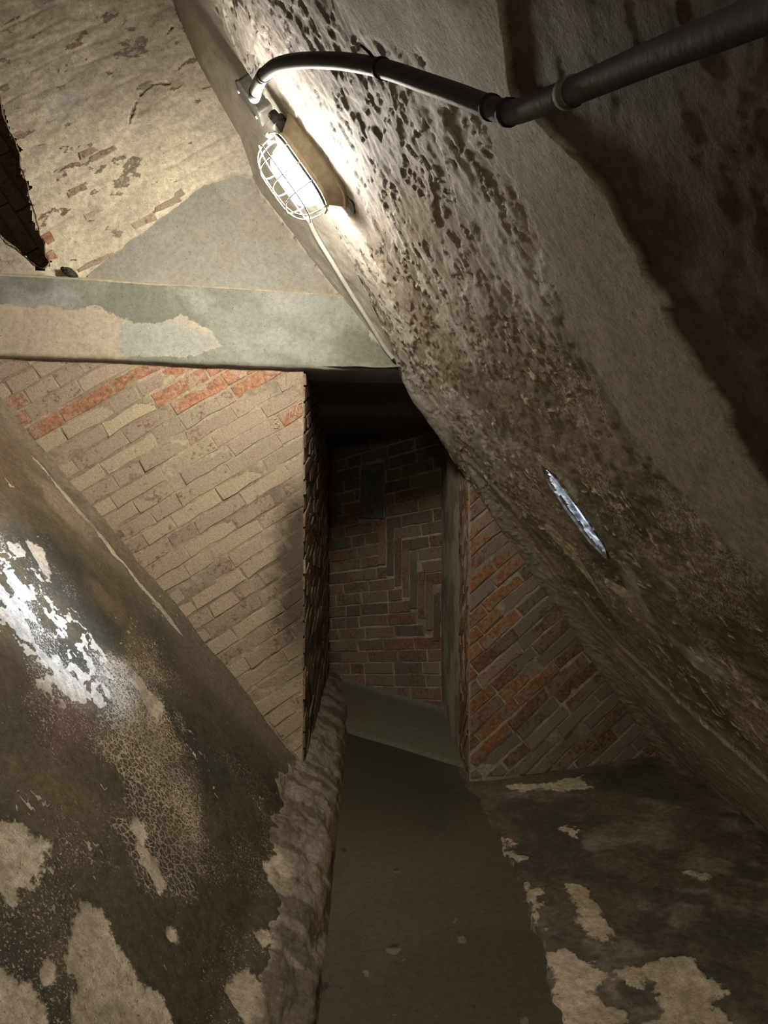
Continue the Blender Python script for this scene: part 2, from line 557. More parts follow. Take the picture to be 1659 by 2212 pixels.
# tone
tone = flat(TT.shape, (0.60, 0.56, 0.49))
brown = sstep(0.42, 0.62, fbm(TT, YY, 2.2, 5, 31) + sstep(3.2, 1.6, TT) * 0.22 - 0.05)
tone = mixc(tone, (0.33, 0.275, 0.20), brown * rough_amt)
olive = sstep(0.43, 0.56, fbm(TT, YY, 4.2, 5, 33)) * sstep(2.8, 2.0, TT)
tone = mixc(tone, (0.185, 0.155, 0.095), olive * rough_amt * .8)
tone = mixc(tone, (0.43, 0.385, 0.32), smooth_zone * (1 - near_zone))
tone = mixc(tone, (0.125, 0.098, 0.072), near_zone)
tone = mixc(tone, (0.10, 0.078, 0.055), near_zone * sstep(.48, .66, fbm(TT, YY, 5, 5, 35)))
top_smooth = sstep(-.05, .05, TT - np.interp(YY, [1.0, 1.9, 3.4], [3.3, 3.05, 3.35])) * (1 - near_zone)
tone = mixc(tone, (0.285, 0.25, 0.235), top_smooth * .8)
tone = mixc(tone, (0.50, 0.46, 0.39), low_zone * .85)
corner = np.exp(-(far / 0.10) ** 2) * sstep(2.6, 3.0, TT)
tone = mixc(tone, (0.66, 0.62, 0.54), sstep(.75, .15, far) * sstep(2.5, 3.1, TT) * .75)  # paler beside the lamp: its pool of light put into the colour
# bare colour: brown where upper, cream flecks where lower
bare = flat(TT.shape, (0.34, 0.29, 0.225))
bare = mixc(bare, (0.70, 0.60, 0.43), sstep(2.9, 2.3, TT))
peel = np.where(TT > 2.6, sstep(0.49, 0.60, peel_f), 0.20 + 0.55 * fleck * sstep(3.0, 2.4, TT)) * rough_amt * (1 - low_zone * .7)
peel = peel * (1 - top_smooth * .7) * (1 - near_zone * .75)
# streaks of bare mortar parallel to the cross wall
lines = [[(1095, 1090), (1150, 1165), (1235, 1290), (1240, 1300), (1150, 1180), (1090, 1100)],
         [(1180, 1125), (1240, 1190), (1300, 1285), (1305, 1295), (1235, 1210), (1175, 1140)],
         [(1330, 1395), (1400, 1470), (1470, 1560), (1460, 1560), (1390, 1480), (1325, 1410)],
         [(1305, 1250), (1355, 1275), (1370, 1290), (1345, 1290), (1310, 1265)]]
for L in lines:
    peel = np.maximum(peel, 0.5 + sdist(TT, YY, rpoly(L), .1) * 18)
# slit window
slit_px = [(1188, 1022), (1216, 1034), (1240, 1078), (1272, 1132), (1306, 1182), (1312, 1200), (1290, 1204), (1262, 1176), (1238, 1140), (1212, 1090)]
sc = onR(1250, 1112)
slit_t, slit_y = r_t(sc), sc.y
slit_poly = [(slit_t + .225, slit_y - .02), (slit_t + .16, slit_y + .06), (slit_t + .02, slit_y + .085), (slit_t - .12, slit_y + .07), (slit_t - .2, slit_y + .0),
             (slit_t - .14, slit_y - .075), (slit_t + .02, slit_y - .09), (slit_t + .15, slit_y - .07)]
sd_slit = sdist(TT, YY, slit_poly, .4) + (fbm(TT, YY, 22, 3, 5) - .5) * .03
tone = mixc(tone, (0.30, 0.29, 0.27), sstep(-.06, .0, sd_slit) * .5)
H += np.exp(-((sd_slit + .02) / .02) ** 2) * .01
hole_v = sd_slit > 0
hole = hole_v[:-1, :-1] & hole_v[1:, :-1] & hole_v[:-1, 1:] & hole_v[1:, 1:]
P = np.empty(TT.shape + (3,))
P[..., 0] = RX0 + RM.x * TT + RNI.x * H
P[..., 1] = YY
P[..., 2] = RM.z * TT + RNI.z * H
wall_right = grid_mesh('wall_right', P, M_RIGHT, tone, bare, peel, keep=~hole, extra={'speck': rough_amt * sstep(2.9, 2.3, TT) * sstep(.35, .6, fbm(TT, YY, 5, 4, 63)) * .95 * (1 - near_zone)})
tag(wall_right, 'leaning plastered shell wall on the right, peeling and flaked under the lamp', 'wall', 'structure')

# reveal of the slit: crumpled metal-grey lining running out to the daylight
def reveal():
    n, m = 80, 26
    PP = np.zeros((m, n + 1, 3))
    poly = np.array(slit_poly)
    ctr = poly.mean(0)
    per = np.concatenate([poly, poly[:1]])
    seg = np.r_[0, np.cumsum(np.hypot(*np.diff(per, axis=0).T))]
    s = np.linspace(0, seg[-1], n + 1)
    u = np.interp(s, seg, per[:, 0]); v = np.interp(s, seg, per[:, 1])
    d = np.array(SLIT_DIR)
    for j in range(m):
        f = j / (m - 1)
        jit = (fbm(np.arange(n + 1) * .31 + j * 1.7, np.full(n + 1, j * .8), 1.0, 3, 9) - .5) * .13 * (0.4 if j in (0,) else 1)
        jit[-1] = jit[0]
        k = 1.06 - 0.10 * f + jit
        uu = ctr[0] + (u - ctr[0]) * k; vv = ctr[1] + (v - ctr[1]) * k
        PP[j, :, 0] = RX0 + RM.x * uu; PP[j, :, 1] = vv; PP[j, :, 2] = RM.z * uu
        PP[j] += d * (f * 0.34 - 0.012)
    kk = simple_mat('slit_lining', (0.42, 0.42, 0.44), 0.28, 0.7, 0.6, 35)
    o = grid_mesh('window_1', PP, kk, flat(PP.shape[:2], (.4, .4, .4)), smooth=False)
    tag(o, 'narrow rough slit in the right shell wall letting in daylight, lined with crumpled grey', 'window', 'structure')
reveal()
sl_in = sc + SLIT_DIR * 1.7
slit_light(sl_in, -SLIT_DIR)

# ------------------------------------------------------------------ wall_left: back of the inner shell with its kerb
prof = [(-0.145, 0.0), (-0.165, 0.055), (-0.205, 0.095), (-0.28, 0.15), (b2.x, b2.z)]
top_s = 4.1
prof.append((b2.x + LM.x * top_s, b2.z + LM.z * top_s))
pr = np.array(prof)
sl = np.r_[0, np.cumsum(np.hypot(*np.diff(pr, axis=0).T))]
S_K = sl[4]                                               # arc length of the kerb up to the sloped face
ss = np.concatenate([np.linspace(0, S_K, 90)[:-1], S_K + np.linspace(0, top_s, 620)])
px_ = np.interp(ss, sl, pr[:, 0]); pz_ = np.interp(ss, sl, pr[:, 1])
# round the kerb corner a little
kern = np.ones(9) / 9
ps = np.convolve(np.pad(px_, 4, 'edge'), kern, 'valid'); pzs = np.convolve(np.pad(pz_, 4, 'edge'), kern, 'valid')
sm = (ss > S_K * .55) & (ss < S_K + .3)
px_ = np.where(sm, ps, px_); pz_ = np.where(sm, pzs, pz_)
ycol = np.concatenate([np.linspace(-3.2, 0.7, 14)[:-1], 0.7 * np.exp(np.linspace(0, math.log(7.3 / 0.7), 400))])
TL, YL = np.meshgrid(ss - S_K, ycol, indexing='ij')
nx_ = np.gradient(pz_, ss); nz_ = -np.gradient(px_, ss)
nl = np.hypot(nx_, nz_); nx_, nz_ = nx_ / nl, nz_ / nl
def lpoly(pix): return [(l_t(onL(*p)), onL(*p).y) for p in pix]
cream_polys = [
 [(-20, 1772), (30, 1766), (60, 1768), (72, 1800), (106, 1812), (113, 1868), (80, 1896), (86, 1922), (36, 1934), (18, 1905), (-20, 1900)],
 [(150, 1990), (165, 1965), (185, 1968), (190, 1956), (222, 1958), (240, 1985), (265, 2070), (300, 2120), (345, 2165), (372, 2215), (390, 2290), (175, 2290), (158, 2130), (150, 2060)],
 [(-20, 2085), (45, 2082), (62, 2110), (108, 2160), (116, 2215), (110, 2290), (-20, 2290)],
 [(285, 1452), (302, 1462), (322, 1490), (352, 1518), (362, 1545), (342, 1558), (310, 1512), (288, 1478)],
 [(62, 1166), (80, 1176), (118, 1240), (102, 1242), (66, 1192)],
 [(100, 2068), (115, 2060), (118, 2095), (108, 2120)],
 [(352, 2010), (372, 2008), (376, 2030), (360, 2036)],
 [(290, 1775), (320, 1770), (330, 1830), (365, 1900), (375, 1935), (350, 1925), (310, 1850)],
 [(570, 1872), (598, 1850), (648, 1862), (655, 1940), (640, 1998), (612, 1990), (590, 1945), (572, 1910)],
 [(622, 1705), (640, 1660), (700, 1700), (700, 1850), (652, 1850), (640, 1790), (620, 1730)],
 [(490, 2130), (520, 2100), (545, 2150), (600, 2118), (620, 2160), (600, 2260), (520, 2260), (505, 2190)],
 [(545, 2025), (565, 2030), (570, 2055), (555, 2060)],
]
torn = np.full(TL.shape, -0.3)
big_torn = np.full(TL.shape, -0.3)
jag = (fbm(TL, YL, 16, 5, 41) - .5) * 0.075
for k_, p in enumerate(cream_polys):
    sdp = sdist(TL, YL, lpoly(p), .3)
    torn = np.maximum(torn, sdp)
torn_j = torn + jag
peelL = np.clip(0.5 + torn_j * 9, 0, 1)
kerb = sstep(0.05, -0.04, TL + .12 * (1 - sstep(2.2, 3.3, YL)) + jag * 1.6 + (fbm(TL, YL, 4, 4, 43) - .5) * .22)
peelL = np.maximum(peelL, np.clip(kerb * 1.2, 0, 1))
# pale speckled patches and flaking towards the left end
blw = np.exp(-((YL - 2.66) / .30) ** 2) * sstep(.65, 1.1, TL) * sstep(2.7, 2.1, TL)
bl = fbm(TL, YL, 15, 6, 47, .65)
pale_specks = np.clip(0.5 + (bl - 0.60 + 0.14 * blw) * 7, 0, 1) * sstep(.15, .5, blw)
peelL = np.maximum(peelL, pale_specks)
# crackle of light veins
f1, f2 = worley(TL + (fbm(TL, YL, 30, 2, 3) - .5) * .02, YL, 26, 5)
ck = sstep(0.16, 0.03, f2 - f1)
cw = sdist(TL, YL, lpoly([(215, 1440), (330, 1400), (390, 1600), (450, 1800), (400, 1960), (300, 1900), (230, 1700)]), .5)
cw = sstep(-.12, .12, cw + (fbm(TL, YL, 5, 4, 51) - .5) * .3)
ckm = ck * cw * sstep(.42, .6, fbm(TL, YL, 8, 4, 53))
ckm = ckm * 0
# small specks everywhere
sp = sstep(0.69, 0.76, fbm(TL, YL, 38, 3, 57)) * sstep(.40, .62, fbm(TL, YL, 3, 4, 58))
peelL = np.maximum(peelL, sp * .6)
toneL = flat(TL.shape, (0.078, 0.062, 0.039))
toneL = mixc(toneL, (0.12, 0.09, 0.05), sstep(.48, .70, fbm(TL, YL, 3.0, 5, 61)))
toneL = mixc(toneL, (0.048, 0.043, 0.033), sstep(.5, .68, fbm(TL, YL, 2.2, 5, 62)))
toneL = mixc(toneL, (0.165, 0.105, 0.08), sstep(.0, .25, sdist(TL, YL, lpoly([(90, 1480), (200, 1470), (210, 1600), (110, 1640)]), .4) + .1))
wallside = WC + KW * (b2.x + LM.x * TL) - YL
upper = sstep(1.0, 1.9, TL) * sstep(1.0, .3, wallside)
toneL = mixc(toneL, (0.29, 0.245, 0.165), upper * .8 * sstep(.35, .6, fbm(TL, YL, 4, 4, 63)))
toneL = mixc(toneL, (0.20, 0.165, 0.115), sstep(.5, .12, wallside) * .55 * (wallside > -.1))
mort = sstep(.06, .0, np.abs(wallside - .17 - jag * .6)) * sstep(.75, 1.0, TL) * sstep(2.25, 2.0, TL)
peelL = np.maximum(peelL, mort * (.45 + .7 * fbm(TL, YL, 6, 3, 64)))
bareL = flat(TL.shape, (0.54, 0.455, 0.335))
bareL = mixc(bareL, (0.40, 0.335, 0.25), sstep(.42, .6, fbm(TL, YL, 6, 5, 65)))
bareL = mixc(bareL, (0.25, 0.21, 0.16), kerb * .9)
bareL = mixc(bareL, (0.11, 0.085, 0.062), kerb * sstep(.50, .60, fbm(TL * .5, YL, 13, 5, 67)) * .8)
bareL = mixc(bareL, (0.135, 0.088, 0.062), sstep(-.22, -.27, TL) * sstep(.4, .55, fbm(TL * .6, YL, 7, 4, 66)) * .9)
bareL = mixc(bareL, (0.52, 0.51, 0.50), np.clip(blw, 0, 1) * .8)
through = sstep(0.15, 0.5, YL - (WC + KW * -.37))
toneL = mixc(toneL, (0.08, 0.075, 0.055), through)
HL = (fbm(TL, YL, 1.4, 4, 71) - .5) * .05 * sstep(-.1, .4, TL) + (fbm(TL, YL, 8, 5, 72) - .5) * .010 + (fbm(TL, YL, 34, 4, 73) - .5) * .005
HL -= sstep(.48, .54, peelL) * 0.005 * sstep(.0, .05, torn_j + .03)
HL += kerb * (fbm(TL, YL * .55, 11, 5, 74) - .5) * .05 * sstep(-S_K, -S_K + .06, TL)
HL += .018 * sstep(.10, .0, wallside) * (wallside > -.05) * sstep(.1, .4, TL)
PL = np.empty(TL.shape + (3,))
PL[..., 0] = px_[:, None] + nx_[:, None] * HL
PL[..., 1] = YL
PL[..., 2] = pz_[:, None] + nz_[:, None] * HL
inw = (YL < WC + KW * PL[..., 0] + .12) | (PL[..., 0] > -.62)
keepL = (inw[:-1, :-1] & inw[1:, 1:])
behind_b = (YL + PL[..., 0] < BC + .15)
keepL &= behind_b[:-1, :-1]
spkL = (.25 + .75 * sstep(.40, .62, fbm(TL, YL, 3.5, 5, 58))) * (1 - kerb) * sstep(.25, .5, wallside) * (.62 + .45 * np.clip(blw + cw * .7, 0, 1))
print('mort', mort.max(), (mort > .5).sum())
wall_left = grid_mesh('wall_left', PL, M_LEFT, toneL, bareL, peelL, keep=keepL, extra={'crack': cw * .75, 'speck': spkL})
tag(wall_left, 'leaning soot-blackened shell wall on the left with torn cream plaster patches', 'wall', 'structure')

# ------------------------------------------------------------------ floor
fx = np.concatenate([np.linspace(-0.34, 1.5, 200), np.linspace(1.5, 2.6, 8)[1:]])
fy = np.concatenate([np.linspace(-3.2, .9, 16)[:-1], np.linspace(.9, 7.2, 420)])
FX, FY = np.meshgrid(fx, fy, indexing='ij')
FH = (fbm(FX, FY, 2, 4, 81) - .5) * .012 + (fbm(FX, FY, 14, 4, 82) - .5) * .002
toneF = flat(FX.shape, (0.090, 0.071, 0.046))
toneF = mixc(toneF, (0.066, 0.057, 0.039), sstep(.4, .65, fbm(FX, FY, 1.6, 5, 83)))
toneF = mixc(toneF, (0.085, 0.08, 0.06), sstep(.5, .68, fbm(FX, FY * .5, 2.6, 5, 84)) * .7)
toneF = mixc(toneF, (0.036, 0.034, 0.022), sstep(3.2, 4.4, FY) * .75 * sstep(.62, .30, FX + (fbm(FX, FY, 3, 3, 85) - .5) * .3))  # darker towards the doorway: stain, with light falloff put into the colour
peelF = np.zeros(FX.shape)
for (ax, ay, rr) in ((983, 1986, .012), (1000, 2030, .02), (850, 2050, .025), (855, 1880, .018), (1130, 2205, .014), (700, 2130, .02), (742, 1838, .012), (790, 2100, .012)):
    p = onF(ax, ay)
    d = np.hypot(FX - p.x, (FY - p.y) * .7) - rr + (fbm(FX, FY, 50, 3, 86) - .5) * .03
    peelF = np.maximum(peelF, np.clip(.5 - d * 40, 0, 1))
peelF = np.maximum(peelF, sstep(.78, .82, fbm(FX, FY, 24, 4, 87)) * .55)
bareF = flat(FX.shape, (0.035, 0.03, 0.022))
bareF = mixc(bareF, (0.16, 0.14, 0.10), (fbm(FX, FY, 5, 3, 88) > .52) * 1.0)
FH -= peelF * .002
PF = np.stack([FX, FY, FH], -1)
keepF = (FX + FY < BC + .1)[:-1, :-1]
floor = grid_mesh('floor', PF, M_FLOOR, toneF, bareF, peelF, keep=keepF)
tag(floor, 'dark greenish worn cement walkway leading to the doorway', 'floor', 'structure')

# pale cement ramp beyond the doorway
A0, A1 = onF(768, 1590), onF(1004, 1662)
B0 = onB(700, 1458); B1 = onB(955, 1532)
nr, nc = 40, 60
f_, g_ = np.meshgrid(np.linspace(0, 1, nr), np.linspace(-.25, 1.06, nc), indexing='ij')
la = np.array(A0)[None, None] * (1 - g_[..., None]) + np.array(A1)[None, None] * g_[..., None]
lb = np.array(B0)[None, None] * (1 - g_[..., None]) + np.array(B1)[None, None] * g_[..., None]
PRm = la * (1 - f_[..., None]) + lb * f_[..., None]
PRm[..., 2] += .018 * sstep(0, .03, f_) + (fbm(PRm[..., 0], PRm[..., 1], 6, 3, 4) - .5) * .006
PRm[..., 2] = np.where(f_ == 0, -.03, PRm[..., 2])
toneR = flat(f_.shape, (0.145, 0.14, 0.105))
toneR = mixc(toneR, (0.26, 0.27, 0.225), sstep(.82, 1.0, f_ + (g_ - .5) * .06))
toneR = mixc(toneR, (0.16, 0.115, 0.075), np.exp(-((g_ - .1) / .22) ** 2 - ((f_ - .45) / .3) ** 2) * .7)
ramp = grid_mesh('trim_3', PRm, M_FLOOR, toneR)
tag(ramp, 'pale cement ramp behind the doorway rising to the brick wall', 'ramp', 'structure')

# rubble screed on the right of the walkway
e_px = [(1004, 1690), (1034, 1716), (1058, 1775), (1078, 1800), (1092, 1845), (1108, 1870), (1128, 1905), (1150, 1990), (1172, 2040), (1180, 2090), (1196, 2130), (1205, 2180), (1212, 2215)]
e3 = [onF(*p, .02) for p in e_px]
ex = np.array([p.x for p in e3])[::-1]; ey = np.array([p.y for p in e3])[::-1]
ly = np.concatenate([np.linspace(-3.2, 1.4, 12)[:-1], np.linspace(1.4, 4.66, 300)])
lx = np.linspace(0, 1, 240)
LX, LY = np.meshgrid(lx, ly, indexing='ij')
x0 = np.interp(LY, ey, ex, left=ex[0]) + (fbm(LX * 0, LY, 12, 4, 5) - .5) * .045
x1 = np.full(LY.shape, RX0 + .03)
GX = x0 + (x1 - x0) * LX
rise = .014 + .075 * sstep(0, 1, LX) * 1.0
GH = rise + (fbm(GX, LY, 3, 5, 6) - .5) * .035 * sstep(0, .15, LX) + (fbm(GX, LY, 16, 5, 7) - .5) * .010
GH = np.where(LX < .004, -.02, GH)
def fpoly(pix): return [(onF(*p, .04).x, onF(*p, .04).y) for p in pix]
led = [
 [(1172, 2050), (1215, 2040), (1250, 2062), (1295, 2066), (1305, 2100), (1265, 2128), (1330, 2168), (1312, 2215), (1290, 2290), (1200, 2290), (1190, 2130)],
 [(1122, 1900), (1158, 1908), (1186, 1940), (1172, 1990), (1150, 1992)],
 [(1078, 1798), (1098, 1815), (1118, 1838), (1112, 1850), (1090, 1848)],
 [(1225, 1902), (1262, 1912), (1288, 1940), (1312, 1980), (1336, 2030), (1300, 2022), (1262, 2010), (1262, 1960)],
 [(1335, 2085), (1420, 2070), (1480, 2062), (1520, 2105), (1562, 2130), (1562, 2180), (1610, 2290), (1390, 2290), (1440, 2135), (1380, 2112)],
 [(1100, 1690), (1180, 1690), (1260, 1676), (1272, 1704), (1200, 1702), (1130, 1704)],
 [(1222, 1782), (1246, 1790), (1246, 1802), (1228, 1798)],
 [(1480, 1880), (1515, 1900), (1515, 1912), (1490, 1905)],
]
lt = np.full(LX.shape, -.3)
for p in led: lt = np.maximum(lt, sdist(GX, LY, fpoly(p), .3))
lt = lt + (fbm(GX, LY, 13, 6, 8, .6) - .5) * .16
peelG = np.clip(.5 + lt * 8, 0, 1)
toneG = flat(LX.shape, (0.135, 0.105, 0.075))
toneG = mixc(toneG, (0.24, 0.20, 0.155), sstep(.48, .68, fbm(GX, LY, 3.2, 6, 9, .6)))
toneG = mixc(toneG, (0.07, 0.064, 0.05), sstep(.48, .64, fbm(GX, LY, 4.5, 6, 10, .6)) * .8)
toneG = mixc(toneG, (0.05, 0.05, 0.038), sstep(-.1, .1, sdist(GX, LY, fpoly([(1280, 1680), (1400, 1655), (1450, 1690), (1350, 1720)]), .4)) * .8)
bareG = flat(LX.shape, (0.58, 0.485, 0.355))
bareG = mixc(bareG, (0.47, 0.385, 0.28), sstep(.4, .6, fbm(GX, LY, 7, 4, 12)))
GH -= sstep(.46, .56, peelG) * -.006
PG = np.stack([GX, LY, GH], -1)
screed = grid_mesh('trim_4', PG, M_LEFT, toneG, bareG, peelG)
tag(screed, 'stained plaster screed with cream patches beside the walkway on the right', 'ledge', 'structure')

# ------------------------------------------------------------------ cross wall, left of the doorway
JX0, JX1 = onW(655, 1200).x, onW(1012, 1200).x
Z_BEAM0, Z_BEAM1 = onW(400, 788).z, onW(400, 617).z
UW = Vector((1, KW, 0)).normalized()
PW = Plane((0, WC, 0), UW, (0, 0, 1))
KU = math.hypot(1, KW)                                   # u per x
print('jambs', JX0, JX1, 'beam', Z_BEAM0, Z_BEAM1, 'slit', sc)

def wall_panel(name, x0, x1, z0, z1, step, col, seed, mat=M_MORTAR, relief=.006, keepf=None, label=None):
    xs = np.linspace(x0, x1, max(3, int((x1 - x0) / step))); zs = np.linspace(z0, z1, max(3, int((z1 - z0) / step)))
    X, Z = np.meshgrid(xs, zs, indexing='ij')
    h = (fbm(X, Z, 14, 4, seed) - .5) * relief
    Pn = np.stack([X + h * KW, WC + KW * X - h, Z], -1)
    tn = flat(X.shape, col)
    tn = mixc(tn, [c * .7 for c in col], sstep(.45, .65, fbm(X, Z, 3, 4, seed + 1)))
    if seed == 101:
        tn = mixc(tn, (.06, .045, .03), sstep(-.60, -.42, X + (fbm(X, Z, 7, 4, 5) - .5) * .35) * sstep(.55, 1.0, Z) * sstep(1.85, 1.55, Z) * .8)
    o = grid_mesh(name, Pn, mat, tn)
    return tag(o, label, 'wall', 'structure')
wall_fl = wall_panel('wall_front_left', -3.2, JX0, -.05, Z_BEAM0 + .03, .02, (0.42, 0.345, 0.245), 101,
                     label='limewashed slanting brickwork of the cross wall left of the doorway')
wall_fr = wall_panel('wall_front_right', JX1, 2.1, -.05, 2.2, .02, (0.42, 0.36, 0.285), 111,
                     label='bare red slanting brickwork of the cross wall right of the doorway')
# slope of courses from the photo
d1 = onW(650, 1085) - onW(360, 1266); angL = math.atan2(d1.z, d1.dot(UW))
d2 = onW(1170, 1310) - onW(1015, 1448); angR = math.atan2(d2.z, d2.dot(UW))
LSc = b2.z - LK * b2.x                                   # shell line z = LK x + LSc
regL = [(1, 0, JX0 * KU - .004), (0, 1, Z_BEAM0 - .012), (LK / KU, -1, -LSc - .015 + .0), (-1, 0, 2.75)]
regL[2] = (LK / KU, -1, -(LSc) - .02)
RED_AT = [PW.uv(onW(*p)) for p in ((210, 845), (440, 830), (520, 815), (40, 875), (330, 800), (55, 905), (605, 905), (455, 795))]
def pickL(cx, cy, r):
    if min(math.hypot(cx - q[0], (cy - q[1]) * 1.6) for q in RED_AT) < .12: return B_RED[0]
    if cy > 2.02 + .12 * math.sin(cx * 3): return r.choice((B_RED[1], B_RED[1], B_TAN[1]))
    if cy > 1.80: return r.choice((B_RED[1], B_TAN[1], B_TAN[1], B_TAN[0]))
    return B_TAN[0] if r.random() < .72 else B_TAN[1]
lay_bricks(PW, wall_fl, regL, angL, .086, .31, .010, pickL, h=(.001, .004), seed=5, chipv=.007, hj=.22)
RSc = -RK * RX0
regR = [(-1, 0, -(JX1 * KU + .006)), (-RK / KU, 1, RSc - .03), (0, -1, -.035)]
def pickR(cx, cy, r):
    q = r.random()
    if cx < .95 and cy > .35: return B_RGT[0] if q < .42 else (B_RGT[1] if q < .8 else B_RGT[2])
    return B_RGT[1] if q < .5 else (B_RGT[2] if q < .9 else B_RGT[0])
lay_bricks(PW, wall_fr, regR, angR, .0795, .325, .011, pickR, h=(.002, .009), seed=9, chipv=.006, hj=.8)

# scratched marks on the washed bricks by the jamb
def strokes(parent):
    mk = simple_mat('scratched_lime', (0.58, 0.50, 0.36), 0.9)
    L = [[(592, 905), (600, 902), (599, 910), (594, 913), (601, 915), (600, 923), (592, 924)],
         [(612, 886), (616, 906), (620, 890), (624, 904), (628, 884)],
         [(629, 884), (632, 900), (635, 884), (638, 897), (640, 880)],
         [(652, 870), (645, 872), (641, 882), (643, 892), (650, 892), (652, 883), (648, 883)]]
    for s_ in L:
        bm = bmesh.new()
        add_tube(bm, [onW(px, py, .009) for px, py in s_], .0021, 6)
        bm_obj('scratched_mark', bm, mk, parent)
strokes(wall_fl)

# ------------------------------------------------------------------ upper cross wall (limewashed) with dark recess
ux = np.linspace(-3.3, .45, 470); uz = np.linspace(Z_BEAM1 - .06, 5.3, 320)
UX, UZ = np.meshgrid(ux, uz, indexing='ij')
def wpoly(pix): return [(onW(*p).x, onW(*p).z) for p in pix]
rec = wpoly([(-8, 180), (12, 262), (40, 330), (62, 420), (84, 500), (106, 566), (92, 584), (60, 560), (0, 508), (-160, 400), (-420, 220), (-420, -160), (-120, -160)])
sd_rec = sdist(UX, UZ, rec, .3) + (ridged(UX, UZ, 14, 2, 131) - .5) * .05 + (fbm(UX, UZ, 30, 3, 132) - .5) * .03
tri = wpoly([(188, 600), (300, 505), (440, 398), (470, 392), (505, 372), (545, 380), (560, 420), (640, 520), (725, 638), (690, 642)])
sd_tri = sdist(UX, UZ, tri, .3)
ca, sa = math.cos(angL), math.sin(angL)
cc = -UX * sa + UZ * ca; cl = UX * ca + UZ * sa
course = np.abs(((cc + (fbm(UX, UZ, 2.5, 3, 133) - .5) * .03) / .082) % 1 - .5) * 2
expo = sstep(.42, .62, fbm(UX, UZ, 2.2, 4, 134) + sstep(-.9, -1.7, UX) * .12 + sstep(3.9, 3.1, UZ) * .1)
HU = (fbm(UX, UZ, 1.5, 4, 135) - .5) * .06 + (fbm(UX, UZ, 9, 5, 136) - .5) * .014 + (fbm(cl * .45, cc, 26, 4, 137) - .5) * .010
HU -= sstep(.25, 0.0, course) * .004 * expo * sstep(.45, .6, fbm(cl, cc, 3, 3, 199))
toneU = flat(UX.shape, (0.66, 0.585, 0.44))
toneU = mixc(toneU, (0.53, 0.465, 0.35), sstep(.42, .62, fbm(UX, UZ, 3, 5, 138)))
toneU = mixc(toneU, (0.52, 0.48, 0.40), sstep(-1.0, -.6, UX + (fbm(UX, UZ, 4, 3, 139) - .5) * .4))
toneU = mixc(toneU, (0.52, 0.50, 0.45), sstep(.06, .0, np.hypot(UX - onW(140, 225).x, UZ - onW(140, 225).z) - .06) * .7)
peelU = sstep(.62, .74, fbm(cl * .5, cc, 24, 5, 141) + (fbm(UX, UZ, 4, 3, 145) - .5) * .3) * expo * .55
bareU = flat(UX.shape, (0.23, 0.16, 0.105))
bareU = mixc(bareU, (0.25, 0.21, 0.16), (fbm(UX, UZ, 3, 3, 142) > .5) * 1.0)
# a settling crack
crk = [(545, 175), (530, 150), (505, 160)]
for cpx in ([(280, 268), (285, 240), (300, 205), (325, 180), (345, 176), (366, 180)], [(362, 72), (372, 58)], [(185, 125), (189, 148)], [(375, 0), (392, 50), (430, 130)]):
    q = wpoly(cpx)
    dm = np.full(UX.shape, 9.0)
    for (xa, za), (xb, zb) in zip(q, q[1:]):
        t_ = np.clip(((UX - xa) * (xb - xa) + (UZ - za) * (zb - za)) / ((xb - xa) ** 2 + (zb - za) ** 2), 0, 1)
        dm = np.minimum(dm, np.hypot(UX - xa - t_ * (xb - xa), UZ - za - t_ * (zb - za)))
    dm = dm + (fbm(UX, UZ, 30, 3, 143) - .5) * .02
    HU -= sstep(.005, .0, dm) * .02
    peelU = np.maximum(peelU, sstep(.006, .001, dm) * .9)
    HU += sstep(.02, .008, dm) * .002
lowleft = sstep(-.02, .02, sdist(UX, UZ, wpoly([(-400, 230), (0, 512), (96, 596), (96, 640), (-400, 640)]), .3))
toneU = mixc(toneU, (0.42, 0.37, 0.29), lowleft)
HU -= sstep(-.012, .012, sd_tri + (fbm(UX, UZ, 18, 4, 144) - .5) * .02) * .05
inside = sd_rec > 0
keepU = ~(inside[:-1, :-1] & inside[1:, :-1] & inside[:-1, 1:] & inside[1:, 1:])
PU = np.stack([UX + HU * KW, WC + KW * UX - HU, UZ], -1)
wall_up = grid_mesh('wall_front_upper', PU, M_CREAM, toneU, bareU, peelU, keep=keepU)
tag(wall_up, 'cream limewashed brick wall above the stone beam at top left', 'wall', 'structure')
